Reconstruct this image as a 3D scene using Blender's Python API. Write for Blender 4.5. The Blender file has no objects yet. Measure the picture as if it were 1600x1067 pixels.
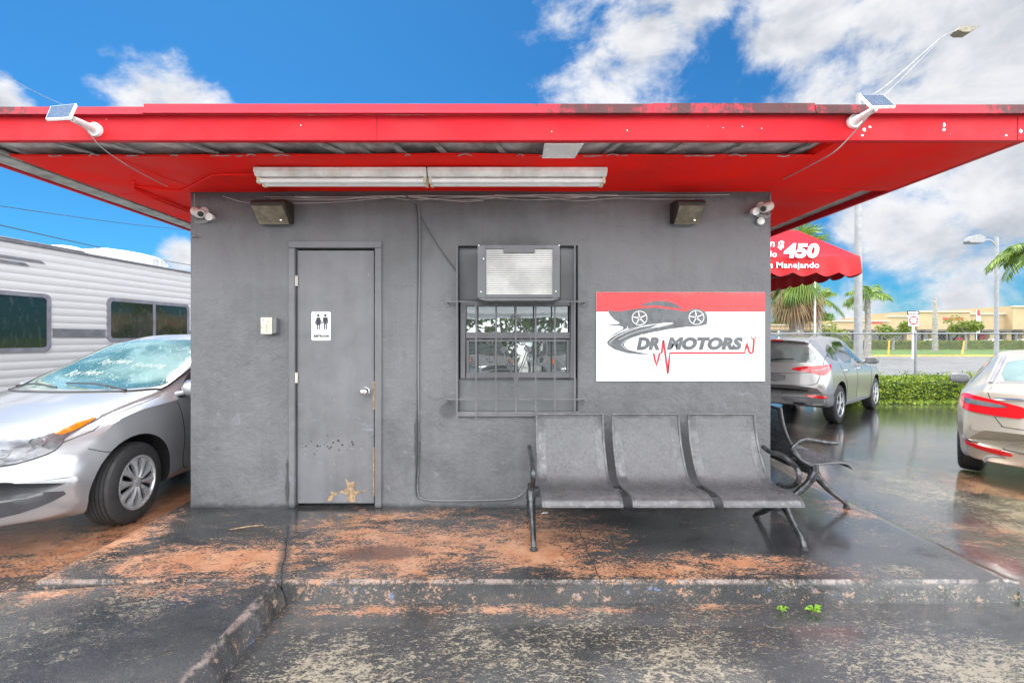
import bpy, bmesh, math, random
import numpy as np
from mathutils import Vector, Matrix, noise as mnoise
from mathutils.bvhtree import BVHTree
from mathutils.geometry import delaunay_2d_cdt
R = math.radians
rnd = random.Random(7)
scene = bpy.context.scene
COL = scene.collection

# ------------------------------------------------------------------ camera
CAMH, CAMD, F = 1.355, 3.681, 720.0          # eye height above the slab, metres to the wall, focal length in photo pixels
cam_d = bpy.data.cameras.new('camera'); cam = bpy.data.objects.new('camera', cam_d); COL.objects.link(cam)
cam.location = (0, -CAMD, CAMH); cam.rotation_euler = (R(90), 0, 0)
cam_d.sensor_width = 36; cam_d.lens = 36*F/1600
cam_d.shift_x = 15/1600; cam_d.shift_y = -5.5/1600
cam_d.clip_start = .05; cam_d.clip_end = 3000
scene.camera = cam
def P(px, py, d):                            # a photo pixel at a distance from the eye -> a point of the place
    return Vector(((px-785)*d/F, d-CAMD, CAMH-(py-528)*d/F))
def WX(px): return (px-785)*CAMD/F
def WZ(py): return CAMH-(py-528)*CAMD/F
# ------------------------------------------------------------------ node helper
class NH:
    def __init__(s, nt): s.nt = nt; s.N = nt.nodes; s.L = nt.links
    def put(s, sock, v):
        if v is None: return
        if isinstance(v, bpy.types.NodeSocket): s.L.new(v, sock)
        else:
            if sock.type == 'RGBA' and not isinstance(v, (int, float)) and len(v) == 3: v = (*v, 1)
            if sock.type == 'RGBA' and isinstance(v, (int, float)): v = (v, v, v, 1)
            sock.default_value = v
    def coord(s, kind='Object'): return s.N.new('ShaderNodeTexCoord').outputs[kind]
    def mapping(s, vec, scale=(1,1,1), loc=(0,0,0), rot=(0,0,0)):
        m = s.N.new('ShaderNodeMapping'); s.put(m.inputs['Vector'], vec); m.inputs['Scale'].default_value = scale
        m.inputs['Location'].default_value = loc; m.inputs['Rotation'].default_value = rot; return m.outputs[0]
    def noise(s, vec, scale=5, detail=4, rough=.55, dist=0, color=False):
        n = s.N.new('ShaderNodeTexNoise'); s.put(n.inputs['Vector'], vec); n.inputs['Scale'].default_value = scale
        n.inputs['Detail'].default_value = detail; n.inputs['Roughness'].default_value = rough; n.inputs['Distortion'].default_value = dist
        return n.outputs['Color' if color else 'Fac']
    def voro(s, vec, scale=5, feature='F1'):
        n = s.N.new('ShaderNodeTexVoronoi'); n.feature = feature; s.put(n.inputs['Vector'], vec); n.inputs['Scale'].default_value = scale
        return n.outputs['Distance']
    def math(s, op, a, b=None, c=None, clamp=False):
        m = s.N.new('ShaderNodeMath'); m.operation = op; m.use_clamp = clamp
        s.put(m.inputs[0], a); s.put(m.inputs[1], b); s.put(m.inputs[2], c); return m.outputs[0]
    def step(s, v, a, b, lo=0., hi=1.):
        m = s.N.new('ShaderNodeMapRange'); m.interpolation_type = 'SMOOTHSTEP'; s.put(m.inputs[0], v)
        m.inputs[1].default_value = a; m.inputs[2].default_value = b; m.inputs[3].default_value = lo; m.inputs[4].default_value = hi
        return m.outputs[0]
    def mix(s, fac, a, b, mode='MIX'):
        m = s.N.new('ShaderNodeMix'); m.data_type = 'RGBA'; m.blend_type = mode
        s.put(m.inputs[0], fac); s.put(m.inputs[6], a); s.put(m.inputs[7], b); return m.outputs[2]
    def sep(s, v):
        n = s.N.new('ShaderNodeSeparateXYZ'); s.put(n.inputs[0], v); return n.outputs
    def vmath(s, op, a, b=None):
        n = s.N.new('ShaderNodeVectorMath'); n.operation = op; s.put(n.inputs[0], a)
        if b is not None: s.put(n.inputs[1], b)
        return n.outputs['Value' if op in ('LENGTH', 'DISTANCE', 'DOT_PRODUCT') else 'Vector']
    def bump(s, h, strength=.3, dist=.01, nrm=None):
        b = s.N.new('ShaderNodeBump'); b.inputs['Strength'].default_value = strength; b.inputs['Distance'].default_value = dist
        s.put(b.inputs['Height'], h); s.put(b.inputs['Normal'], nrm); return b.outputs[0]
    def blob(s, vec, c, r):                   # 1 at the centre, 0 at the rim
        m = s.mapping(vec, scale=tuple(1/k for k in r), loc=tuple(-a/k for a, k in zip(c, r)))
        return s.math('SUBTRACT', 1., s.vmath('LENGTH', m))
    def maxi(s, lst):
        o = lst[0]
        for k in lst[1:]: o = s.math('MAXIMUM', o, k)
        return o
# ------------------------------------------------------------------ world: daylight sky with clouds
SUN_EL, SUN_AZ = R(62), R(-35)               # hazy sun high behind the office, to the left
w = bpy.data.worlds.new('World'); scene.world = w; w.use_nodes = True
h = NH(w.node_tree); w.node_tree.nodes.clear()
sky = h.N.new('ShaderNodeTexSky'); sky.sky_type = 'NISHITA'; sky.sun_disc = False; sky.sun_elevation = SUN_EL; sky.sun_rotation = SUN_AZ
sky.ozone_density = 2.5; sky.dust_density = .4; sky.air_density = 1.0
dirv = h.vmath('NORMALIZE', h.coord('Generated'))
def wdir(px, py): return Vector(((px-785)/F, 1, (528-py)/F)).normalized()
blobs = [(285,185,98,1.),(0,165,40,.9),(1010,60,150,.85),(1080,10,90,.9),(960,120,110,.7),(1230,60,125,.85),(1400,40,120,.7),(1560,130,140,.9),(1300,140,110,.6),
         (1450,260,120,.8),(1480,400,110,.7),(1400,350,110,.85),(1340,480,80,.6),(1500,460,110,.7),(1590,330,120,.7),(285,400,30,.7),(1700,50,400,1.3)]
bl = []
for (bx, by, br, wt) in blobs:
    c = wdir(bx, by); rad = br/F*c.y*1.05
    bl.append(h.math('MULTIPLY', h.math('SUBTRACT', 1., h.math('DIVIDE', h.vmath('DISTANCE', dirv, tuple(c)), rad)), wt))
dens = h.maxi(bl)
warp = h.noise(h.mapping(dirv, scale=(1,1,1.5)), 5.5, 8, .62, .3)
small = h.noise(dirv, 19, 6, .6)
behind = h.step(h.sep(dirv)[1], .15, -.15)     # broken cloud over the rest of the sky
gen = h.math('MULTIPLY', behind, h.step(h.noise(dirv, 2.6, 5, .55), .32, .50))
dens = h.math('MAXIMUM', dens, -.6)
dens = h.math('ADD', dens, h.math('MULTIPLY', h.math('SUBTRACT', warp, .52), 2.4))
dens = h.math('ADD', dens, h.math('MULTIPLY', h.math('SUBTRACT', small, .5), .7))
mask = h.math('MAXIMUM', h.step(dens, .0, .62), gen, clamp=True)
# cloud light and shade: density sampled a little lower gives bright tops and grey bases
low = h.noise(h.mapping(dirv, scale=(1,1,1.5), loc=(.03,0,.07)), 5.5, 8, .62, .3)
shade = h.step(h.math('ADD', h.math('MULTIPLY', h.math('SUBTRACT', low, warp), 2.2), h.math('MULTIPLY', dens, .6)), -.1, .95)
ccol = h.mix(shade, (2.55,2.58,2.65), (1.4,1.5,1.68))
ccol = h.mix(h.step(h.sep(dirv)[1], .05, -.25), ccol, (13.,13.1,13.3))  # cloud behind the eye set far brighter, added as fill light
skyc = h.mix(1., sky.outputs[0], (.07,.235,.345), 'MULTIPLY')
bg = h.N.new('ShaderNodeBackground'); bg.inputs['Strength'].default_value = .085
h.put(bg.inputs[0], h.mix(mask, skyc, ccol))
wo = h.N.new('ShaderNodeOutputWorld'); h.L.new(bg.outputs[0], wo.inputs[0])
# ------------------------------------------------------------------ sun and exposure
sd = bpy.data.lights.new('sun', 'SUN'); sd.energy = 1.7; sd.angle = R(25); sd.color = (1, .96, .9)
so = bpy.data.objects.new('sun', sd); COL.objects.link(so)
so.rotation_euler = (R(90)-SUN_EL, 0, R(180)-SUN_AZ + R(0))
# point the lamp: light travels opposite to the sun direction (azimuth measured from +Y clockwise)
sdir = Vector((math.sin(SUN_AZ)*math.cos(SUN_EL), math.cos(SUN_AZ)*math.cos(SUN_EL), math.sin(SUN_EL)))
so.rotation_euler = sdir.to_track_quat('Z', 'Y').to_euler()
scene.view_settings.view_transform = 'Standard'; scene.view_settings.look = 'None'
scene.view_settings.exposure = 2.15; scene.view_settings.gamma = 1; scene.view_settings.use_curve_mapping = False
scene.render.engine = 'CYCLES'
scene.cycles.max_bounces = 8; scene.cycles.transparent_max_bounces = 8

# ================================================================== materials
def new_mat(name):
    m = bpy.data.materials.new(name); m.use_nodes = True
    b = m.node_tree.nodes['Principled BSDF']; return m, b, NH(m.node_tree)
def M(name, col, rough=.5, metal=0., var=.12, vs=6., bump=0., bs=60., bd=.003, coat=0., spec=None, dirt=None, ds=3., dc=(.05,.045,.04)):
    m, b, h = new_mat(name); co = h.coord()
    n = h.noise(co, vs, 5, .6); c2 = tuple(max(0, k*(1-var*2)) for k in col); c1 = tuple(min(1, k*(1+var)) for k in col)
    c = h.mix(h.step(n, .3, .7), c2, c1)
    if dirt: c = h.mix(h.math('MULTIPLY', h.step(h.noise(co, ds, 7, .7), .5, .72), dirt), c, dc)
    h.put(b.inputs['Base Color'], c)
    h.put(b.inputs['Roughness'], h.step(h.noise(co, vs*2.3, 4), .25, .75, max(0.02, rough*.8), min(1, rough*1.2)))
    b.inputs['Metallic'].default_value = metal
    b.inputs['Coat Weight'].default_value = coat; b.inputs['Coat Roughness'].default_value = .04
    if spec is not None: b.inputs['Specular IOR Level'].default_value = spec
    if bump: h.put(b.inputs['Normal'], h.bump(h.noise(co, bs, 4, .6), bump, bd))
    return m
MT = {}
MT['white'] = M('white_paint', (.78,.78,.76), .4, dirt=.35, ds=9, dc=(.42,.3,.16))
MT['ivory'] = M('ivory_plastic', (.68,.66,.50), .45, dirt=.5, ds=14, dc=(.3,.28,.2))
MT['camwhite'] = M('weathered_white_plastic', (.62,.60,.56), .5, dirt=.5, ds=22, dc=(.3,.24,.2))
MT['black'] = M('black_plastic', (.02,.02,.022), .45)
MT['dark'] = M('dark_void', (.008,.008,.009), .8)
MT['rubber'] = M('tyre_rubber', (.028,.028,.03), .7, bump=.3, bs=120)
MT['chrome'] = M('chrome', (.75,.75,.76), .12, 1.)
MT['alloy'] = M('wheel_silver', (.52,.53,.55), .3, .55, coat=.3)
MT['steel'] = M('galvanised_steel', (.26,.27,.28), .5, .4, var=.15, vs=30)
MT['glassdark'] = M('dark_car_glass', (.018,.022,.022), .04, 0., coat=1., spec=1.)
MT['wood'] = M('splintered_wood', (.34,.235,.14), .8, var=.25, vs=40)
MT['brass'] = M('worn_brass', (.55,.48,.3), .35, .8)
MT['bronze'] = M('bronze_box', (.20,.18,.13), .4, .2, var=.2, vs=14)
MT['bronzetop'] = M('dark_bronze', (.035,.03,.025), .5, .2)
MT['signwhite'] = M('sign_white_vinyl', (.83,.85,.84), .25, var=.03, coat=.3)
MT['signred'] = M('sign_red_vinyl', (.82,.045,.05), .28, var=.06, vs=3, coat=.3)
MT['signgrey'] = M('sign_grey_vinyl', (.12,.13,.14), .3, var=.12, vs=14)
MT['inkred'] = M('red_ink', (.75,.015,.03), .35, var=.05)
MT['ink'] = M('dark_ink', (.02,.02,.03), .4)
MT['redlens'] = M('red_lens', (.62,.006,.012), .12, coat=1., var=.06, vs=40)
MT['clearlens'] = M('clear_lens', (.19,.20,.215), .15, .3, coat=1., var=.25, vs=9)
MT['amber'] = M('amber_lens', (.75,.15,.004), .2, coat=.4, var=.2, vs=30)
MT['solar'] = M('solar_cells', (.20,.22,.25), .25, .2, coat=.8, vs=40)
MT['solarback'] = M('panel_back', (.55,.56,.56), .5)
MT['concrete_pole'] = M('concrete_pole_grey', (.30,.31,.32), .7, var=.08, bump=.2)
MT['bezel'] = M('dark_grey_bezel', (.06,.062,.07), .5)
MT['wire'] = M('grey_wire', (.35,.35,.35), .5)
MT['wiredark'] = M('dark_wire', (.05,.05,.055), .6)
MT['cobweb'] = M('dusty_web', (.5,.5,.48), .9)

def wall_paint(name, base, tex=1.0):
    m, b, h = new_mat(name); co = h.coord()
    big = h.noise(co, 1.3, 6, .6, .4); mid = h.noise(co, 5, 8, .65); fine = h.noise(co, 75, 4, .6)
    streak = h.noise(h.mapping(co, scale=(14,14,.7)), 1, 5, .6)
    v = h.math('ADD', h.math('MULTIPLY', big, .55), h.math('ADD', h.math('MULTIPLY', mid, .3), h.math('MULTIPLY', streak, .15)))
    c = h.mix(h.step(v, .36, .62), tuple(k*.77 for k in base), tuple(k*1.13 for k in base))
    hc = h.step(h.voro(h.vmath('ADD', co, h.vmath('MULTIPLY', h.noise(co, 6, 6, color=True), (.3,.3,.3))), .8, 'DISTANCE_TO_EDGE'), .003, .001)
    c = h.mix(h.math('MULTIPLY', h.math('MULTIPLY', hc, h.step(h.noise(co, 2, 3), .5, .6)), .55*tex), c, tuple(k*.35 for k in base))
    # chalky scuffs in the lower half
    z = h.sep(co)[2]
    scuff = h.math('MULTIPLY', h.step(h.noise(h.mapping(co, scale=(1,1,1.4), rot=(0,.6,0)), 7, 10, .75, .8), .57, .66), h.step(z, 1.7, .6))
    c = h.mix(h.math('MULTIPLY', scuff, .75), c, (base[0]*1.45, base[1]*1.45, base[2]*1.6))
    specks = h.math('MULTIPLY', h.step(h.noise(co, 34, 3, .7), .735, .76), .7)
    c = h.mix(specks, c, (.6,.6,.6))
    dk = h.math('MULTIPLY', h.step(h.noise(co, 9, 8, .8), .66, .72), .5)
    c = h.mix(dk, c, (.05,.052,.055))
    # damp grime by the foot of the wall and around the window opening
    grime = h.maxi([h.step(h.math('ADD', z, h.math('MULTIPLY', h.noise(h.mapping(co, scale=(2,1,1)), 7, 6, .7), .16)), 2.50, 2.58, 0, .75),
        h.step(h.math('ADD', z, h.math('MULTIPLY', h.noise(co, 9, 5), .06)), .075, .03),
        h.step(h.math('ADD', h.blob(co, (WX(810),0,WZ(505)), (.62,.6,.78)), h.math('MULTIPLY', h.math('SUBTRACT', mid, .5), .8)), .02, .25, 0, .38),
        h.step(h.math('ADD', h.blob(co, (WX(652),0,WZ(700)), (.03,.3,.5)), h.math('MULTIPLY', h.math('SUBTRACT', mid, .5), 2.2)), .15, .5, 0, .8),
        h.step(h.math('ADD', h.blob(co, (WX(450),0,WZ(760)), (.03,.3,.25)), h.math('MULTIPLY', h.math('SUBTRACT', mid, .5), 1.5)), .15, .5, 0, .8),
        h.step(h.math('ADD', h.blob(co, (WX(700),0,WZ(640)), (.09,.3,.1)), h.math('MULTIPLY', h.math('SUBTRACT', mid, .5), 1.5)), .1, .5, 0, .6)])
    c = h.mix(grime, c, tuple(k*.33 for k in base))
    h.put(b.inputs['Base Color'], c)
    h.put(b.inputs['Roughness'], h.step(mid, .3, .7, .42, .62))
    lump = h.math('ADD', h.math('MULTIPLY', fine, .35), h.math('ADD', h.math('MULTIPLY', h.noise(co, 16, 5, .6), .9), h.math('MULTIPLY', mid, 1.3)))
    h.put(b.inputs['Normal'], h.bump(lump, .8*tex, .012))
    return m
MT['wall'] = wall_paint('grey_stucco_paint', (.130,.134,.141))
MT['doorpaint'] = wall_paint('grey_door_paint', (.150,.153,.164), .18)
MT['framepaint'] = wall_paint('grey_frame_paint', (.145,.148,.158), .3)
MT['panelpaint'] = wall_paint('grey_panel_paint', (.15,.16,.165), .25)

def red_paint(name, base, mold=0., rough=.38):
    m, b, h = new_mat(name); co = h.coord()
    n = h.noise(co, 2.2, 6, .6)
    c = h.mix(h.step(n, .3, .7), tuple(k*.82 for k in base), base)
    chips = h.step(h.noise(co, 21, 4, .75), .715, .735)
    c = h.mix(chips, c, (.75,.6,.6))
    dk = h.step(h.noise(h.mapping(co, scale=(1,1,2)), 13, 5, .8), .72, .75)
    c = h.mix(h.math('MULTIPLY', dk, .7), c, (.06,.02,.02))
    if mold:
        s = [((WX(900)*.74+.12),.35),(WX(975)*.74,.22),(WX(1062)*.74,.11),(WX(1205)*.74,.55),(WX(1300)*.74,.28),(3.05,.25),(-3.1,.4)]
        bb = h.maxi([h.blob(co, (x,-.95,2.72), (r*1.2,1,.5)) for x, r in s])
        vert = h.noise(h.mapping(co, scale=(30,1,2)), 1, 6, .8)
        g = h.math('ADD', h.math('MULTIPLY', bb, .55), h.math('ADD', h.math('MULTIPLY', h.math('SUBTRACT', vert, .5), 1.1), h.math('MULTIPLY', h.math('SUBTRACT', h.noise(co, 26, 6, .8), .5), 1.5)))
        c = h.mix(h.step(g, .06, .42, 0, .9), c, (.05,.035,.035))
    h.put(b.inputs['Base Color'], c)
    h.put(b.inputs['Roughness'], h.step(n, .3, .7, rough*.8, rough*1.3))
    drip = h.math('MULTIPLY', h.step(h.noise(h.mapping(co, scale=(22,22,1.1)), 1, 5, .7), .60, .74), .35)
    h.L.new(h.mix(drip, c, tuple(k*.45 for k in base)), b.inputs['Base Color'])
    h.put(b.inputs['Normal'], h.bump(h.math('ADD', h.math('ADD', h.noise(co, 9, 4), h.math('MULTIPLY', h.noise(h.mapping(co, scale=(.6,1,1)), 2.5, 3), 2.)), h.math('MULTIPLY', h.noise(h.mapping(co, scale=(1,3,6)), 30, 4), .3)), .32, .012))
    return m
MT['fascia'] = red_paint('red_fascia_paint', (.60,.012,.022), 0, .6)
MT['drip'] = red_paint('red_drip_edge_paint', (.48,.028,.05), 1., .5)
MT['soffit'] = red_paint('red_soffit_paint', (.95,.016,.010), 0, .7); MT['soffit'].node_tree.nodes['Principled BSDF'].inputs['Specular IOR Level'].default_value = .15
MT['awning'] = red_paint('red_awning_vinyl', (.55,.012,.018), 0, .42)
MT['deck'] = M('dark_weathered_deck', (.50,.53,.53), .6, .2, var=.35, vs=5, dirt=.4, ds=7, dc=(.3,.3,.28))
MT['joist'] = M('grey_joist_metal', (.36,.37,.36), .5, .3, var=.2, vs=20)
MT['bareboard'] = M('bare_grey_board', (.42,.42,.40), .6, .1, var=.2, vs=8, dirt=.5, ds=5, dc=(.14,.13,.12))

for k_ in ('fascia','drip','awning'): MT[k_].node_tree.nodes['Principled BSDF'].inputs['Specular IOR Level'].default_value = .25
def peeled(name, orange, beige, oth=.62, bth=.60, wet=.5, seed=0., rust=(), wets=()):
    """worn dark sealer over concrete: where the coating has gone, orange undercoat or beige concrete shows"""
    m, b, h = new_mat(name); co0 = h.coord(); co = h.mapping(co0, loc=(seed, seed*.7, 0))
    fl = h.mapping(co, scale=(.8,1.7,1), rot=(0,0,-.55))
    n1 = h.noise(fl, 2.1, 7, .64, .5); n2 = h.noise(fl, 11, 10, .76, .5); n3 = h.noise(fl, 62, 6, .78, .3)
    det = h.math('ADD', h.math('MULTIPLY', n2, .44), h.math('MULTIPLY', n3, .56))
    grain = h.noise(co, 150, 3, .7)
    dark = h.mix(h.step(n1, .3, .7), (.020,.021,.023), (.054,.056,.058))
    dark = h.mix(h.step(grain, .55, .75, 0, .75), dark, (.14,.14,.14))
    # orange undercoat
    def reg(lst): return h.maxi([h.math('MULTIPLY', h.math('MAXIMUM', h.blob(co0, (x,y,0), (rx,ry,3)), -.8), wt) for x, y, rx, ry, wt in lst]) if lst else -1.
    og = h.math('ADD', h.math('MULTIPLY', reg(orange), .42), h.math('ADD', h.math('MULTIPLY', h.math('SUBTRACT', det, .5), 4.0), h.math('MULTIPLY', h.math('SUBTRACT', n1, .5), 1.2)))
    riser = h.math('MULTIPLY', h.step(h.sep(co0)[2], -.012, -.03), .09) if name.startswith('sealed') else 0.
    if name.startswith('sealed'): og = h.math('SUBTRACT', og, h.math('MULTIPLY', riser, 2.2))
    om = h.step(og, oth-.5, oth-.38)
    ocol = h.mix(h.step(h.noise(co, 6, 6, .7), .35, .65), (.36,.13,.055), (.50,.25,.14))
    ocol = h.mix(h.step(n3, .45, .65, 0, .6), ocol, (.42,.29,.19))
    bgd = h.math('ADD', h.math('MULTIPLY', reg(beige), .42), h.math('ADD', h.math('MULTIPLY', h.math('SUBTRACT', h.math('ADD', h.math('MULTIPLY', h.noise(fl, 26, 9, .76, .8), .55), h.math('MULTIPLY', h.noise(fl, 90, 5, .8), .45)), .5), 4.6), h.math('MULTIPLY', h.math('SUBTRACT', h.noise(co, 1.7, 4), .5), 1.6)))
    bgd = h.math('ADD', bgd, h.math('MULTIPLY', riser, 2.6))
    bm = h.step(bgd, bth-.5, bth-.32)
    bcol = h.mix(h.noise(co, 18, 5), (.28,.23,.155), (.42,.37,.28))
    c = h.mix(om, dark, ocol); c = h.mix(bm, c, bcol)
    if rust:
        rg = h.math('ADD', reg(rust), h.math('MULTIPLY', h.math('SUBTRACT', n2, .5), 1.8))
        c = h.mix(h.step(rg, .1, .5, 0, .8), c, (.085,.035,.025))
    spk = h.math('MULTIPLY', h.step(h.noise(co, 55, 6, .82), .60, .66), h.step(n1, .3, .62, .25, .9))
    c = h.mix(spk, c, h.mix(h.noise(co, 4, 2), (.40,.33,.24), (.34,.20,.13)))
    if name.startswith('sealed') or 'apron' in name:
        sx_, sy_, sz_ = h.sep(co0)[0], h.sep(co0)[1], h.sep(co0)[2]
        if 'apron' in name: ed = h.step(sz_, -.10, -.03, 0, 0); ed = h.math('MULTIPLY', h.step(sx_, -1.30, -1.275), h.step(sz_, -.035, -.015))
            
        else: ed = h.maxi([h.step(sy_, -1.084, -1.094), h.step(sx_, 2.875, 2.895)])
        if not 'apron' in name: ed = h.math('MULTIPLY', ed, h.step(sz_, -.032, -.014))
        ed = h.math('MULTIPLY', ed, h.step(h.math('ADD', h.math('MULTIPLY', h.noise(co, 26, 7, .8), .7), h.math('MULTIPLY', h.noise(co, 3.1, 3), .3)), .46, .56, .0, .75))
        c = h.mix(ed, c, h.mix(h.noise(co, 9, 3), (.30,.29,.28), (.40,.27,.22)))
        face = h.math('MULTIPLY', h.step(sz_, -.03, -.05), h.step(h.noise(co, 17, 8, .78), .565, .60))
        c = h.mix(h.math('MULTIPLY', face, .85), c, h.mix(h.step(h.noise(co, 11, 4), .36, .42), (.10,.19,.36), h.mix(h.noise(co, 7, 2), (.40,.19,.10), (.36,.30,.24))))
    # odd flecks of blue and dirt specks
    blue = h.math('MULTIPLY', h.step(h.noise(co, 17, 4, .7), .715, .73), h.step(n1, .45, .6))
    c = h.mix(blue, c, (.06,.22,.5))
    c = h.mix(h.step(h.noise(co, 60, 5, .8), .66, .70, 0, .7), c, (.03,.03,.03))
    crack = h.step(h.voro(h.vmath('ADD', co, h.vmath('MULTIPLY', h.noise(co, 4, 5, color=True), (.5,.5,0))), .32, 'DISTANCE_TO_EDGE'), .0025, .0008)
    c = h.mix(h.math('MULTIPLY', crack, .5), c, (.015,.015,.015))
    if name.startswith('sealed'):
        wob = h.math('MULTIPLY', h.math('SUBTRACT', h.noise(co, 5, 6, .7), .5), .09)
        X_, Y_ = h.sep(co0)[0], h.sep(co0)[1]
        l1 = h.math('ABSOLUTE', h.math('ADD', h.math('SUBTRACT', X_, .545), wob)); l2 = h.math('ABSOLUTE', h.math('ADD', h.math('ADD', h.math('MULTIPLY', Y_, .40), h.math('ADD', X_, 1.68)), wob))
        c = h.mix(h.step(l2, .05, .012, 0, .75), c, (.045,.047,.05))
        jl = h.math('MAXIMUM', h.step(l1, .0045, .0015), h.step(l2, .005, .002)); crack = h.math('MAXIMUM', crack, jl); c = h.mix(jl, c, (.008,.008,.008))
    h.put(b.inputs['Base Color'], c)
    wn = h.noise(co, .75, 5, .6, .5)
    wetf = h.step(wn, .62-wet*.4, .72-wet*.4)
    if wets: wetf = h.math('MAXIMUM', wetf, h.step(h.math('ADD', reg(wets), h.math('MULTIPLY', h.math('SUBTRACT', n2, .5), .9)), .05, .3))
    peel = h.math('MAXIMUM', om, bm)
    dry = h.math('ADD', h.math('MULTIPLY', peel, .22), h.step(grain, .3, .7, .20, .36))
    h.put(b.inputs['Roughness'], h.mix(wetf, dry, h.math('ADD', h.math('MULTIPLY', peel, .10), .07)))
    b.inputs['Specular IOR Level'].default_value = .55
    h.put(b.inputs['Coat Weight'], h.math('MULTIPLY', wetf, .9)); h.put(b.inputs['Coat Roughness'], .035); b.inputs['Coat IOR'].default_value = 1.65
    h.put(b.inputs['Coat Normal'], h.bump(h.math('ADD', h.noise(co, 7, 3), h.math('MULTIPLY', h.noise(co, 38, 4, .6), .35)), .16, .01, h.bump(h.noise(co, 90, 3, .6), .5 if 'apron' in name else .06, .004)))
    hgt = h.math('SUBTRACT', h.math('ADD', h.math('MULTIPLY', n3, .5), h.math('MULTIPLY', grain, .3)), h.math('MULTIPLY', peel, .35))
    hgt = h.math('SUBTRACT', hgt, crack)
    if 'apron' in name: hgt = h.math('ADD', hgt, h.math('MULTIPLY', h.noise(h.mapping(co, scale=(1,2.2,1), rot=(0,0,.5)), 40, 6, .7), 1.6))
    h.put(b.inputs['Normal'], h.bump(hgt, .5, .006))
    return m
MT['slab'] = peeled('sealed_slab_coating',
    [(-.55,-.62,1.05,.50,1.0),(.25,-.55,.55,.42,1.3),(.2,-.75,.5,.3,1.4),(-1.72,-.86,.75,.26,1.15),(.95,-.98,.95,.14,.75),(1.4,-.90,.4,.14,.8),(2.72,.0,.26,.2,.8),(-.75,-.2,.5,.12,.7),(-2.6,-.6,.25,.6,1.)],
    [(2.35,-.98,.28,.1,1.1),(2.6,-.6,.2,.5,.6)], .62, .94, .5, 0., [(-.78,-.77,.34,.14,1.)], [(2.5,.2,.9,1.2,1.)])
MT['apron'] = peeled('asphalt_apron_coating', [(-2.9,-1.1,1.0,.25,.9),(-1.7,-1.2,.5,.12,.9),(-3.6,-.6,1.2,.6,1.)],
    [(-2.9,-1.7,.9,.5,.8)], .74, .66, .30, 3.1)
MT['lot'] = peeled('parking_lot_coating', [(-2.9,.2,.55,1.6,2.2),(-3.6,-.5,1.2,.7,1.9),(5.0,3.6,1.4,1.0,.7),(5.5,1.2,1.2,.8,1.3),(3.9,-.2,.8,.7,.4),(0,-1.16,2.4,.08,1.)],
    [(.8,-1.6,1.6,.5,1.35),(1.0,-2.0,1.3,.3,1.1),(-.4,-1.7,.8,.5,1.0),(2.4,-1.8,.8,.4,1.),(4.3,-.4,1.1,1.2,1.),(3.4,1.4,.8,1.8,.8),(4.8,.9,1.9,2.6,.95)], .74, .84, .80, 7.7, wets=[(2.9,-2.0,1.6,.7,1.),(5.2,2.2,2.6,3.2,1.),(7.5,5.6,4.,2.2,1.2)])
MT['road'] = M('pale_road_concrete', (.17,.17,.17), .45, var=.08, vs=.5, bump=.2, bs=20)
MT['bounce'] = M('pale_bounce_ground', (.68,.67,.64), .8, var=.06, vs=.7, bump=.2, bs=20)
MT['kerbyellow'] = M('yellow_kerb_paint', (.72,.44,.06), .6, var=.15, vs=2)
MT['grass'] = M('mown_grass', (.08,.16,.02), .9, var=.3, vs=1.2, bump=.5, bs=25, bd=.03)
MT['soil'] = M('wet_soil', (.10,.065,.04), .6, var=.35, vs=6, bump=.8, bs=18, bd=.03)
MT['cream'] = M('cream_store_stucco', (.42,.32,.19), .8, var=.04, vs=.4)
MT['creamtrim'] = M('pale_store_trim', (.50,.45,.36), .7, var=.04)
MT['storeglass'] = M('store_glass', (.03,.035,.045), .12, coat=.5)
MT['canopy'] = M('dark_store_canopy', (.12,.11,.10), .7)
def leafm(name, a, b_, vs=3.):
    m, b, h = new_mat(name); co = h.coord(); g = h.N.new('ShaderNodeNewGeometry')
    c = h.mix(h.step(h.math('ADD', h.math('MULTIPLY', g.outputs['Random Per Island'], .6), h.math('MULTIPLY', h.noise(co, vs, 3), .4)), .2, .8), a, b_)
    h.put(b.inputs['Base Color'], c); b.inputs['Roughness'].default_value = .5
    b.inputs['Transmission Weight'].default_value = 0
    tr = h.N.new('ShaderNodeBsdfTranslucent'); h.put(tr.inputs[0], c)
    ms = h.N.new('ShaderNodeMixShader'); ms.inputs[0].default_value = .3
    out = [n for n in h.N if n.type == 'OUTPUT_MATERIAL'][0]
    h.L.new(b.outputs[0], ms.inputs[1]); h.L.new(tr.outputs[0], ms.inputs[2]); h.L.new(ms.outputs[0], out.inputs[0])
    return m
MT['hedge'] = leafm('hedge_leaves', (.05,.13,.01), (.32,.40,.03))
MT['hedgefar'] = leafm('clipped_hedge_leaves', (.07,.12,.015), (.24,.28,.04), 1)
MT['palm'] = leafm('palm_leaves', (.06,.15,.02), (.20,.28,.04))
MT['palmdry'] = leafm('dry_palm_leaves', (.20,.13,.06), (.38,.26,.14))
MT['tree'] = leafm('tree_leaves', (.035,.10,.015), (.14,.24,.03))
MT['treelight'] = leafm('light_tree_leaves', (.10,.16,.03), (.28,.32,.06))
MT['weed'] = leafm('weed_leaves', (.15,.38,.02), (.35,.6,.05))
MT['trunk'] = M('palm_trunk_grey', (.30,.28,.25), .9, var=.25, vs=8, bump=.6, bs=18, bd=.03)

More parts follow.
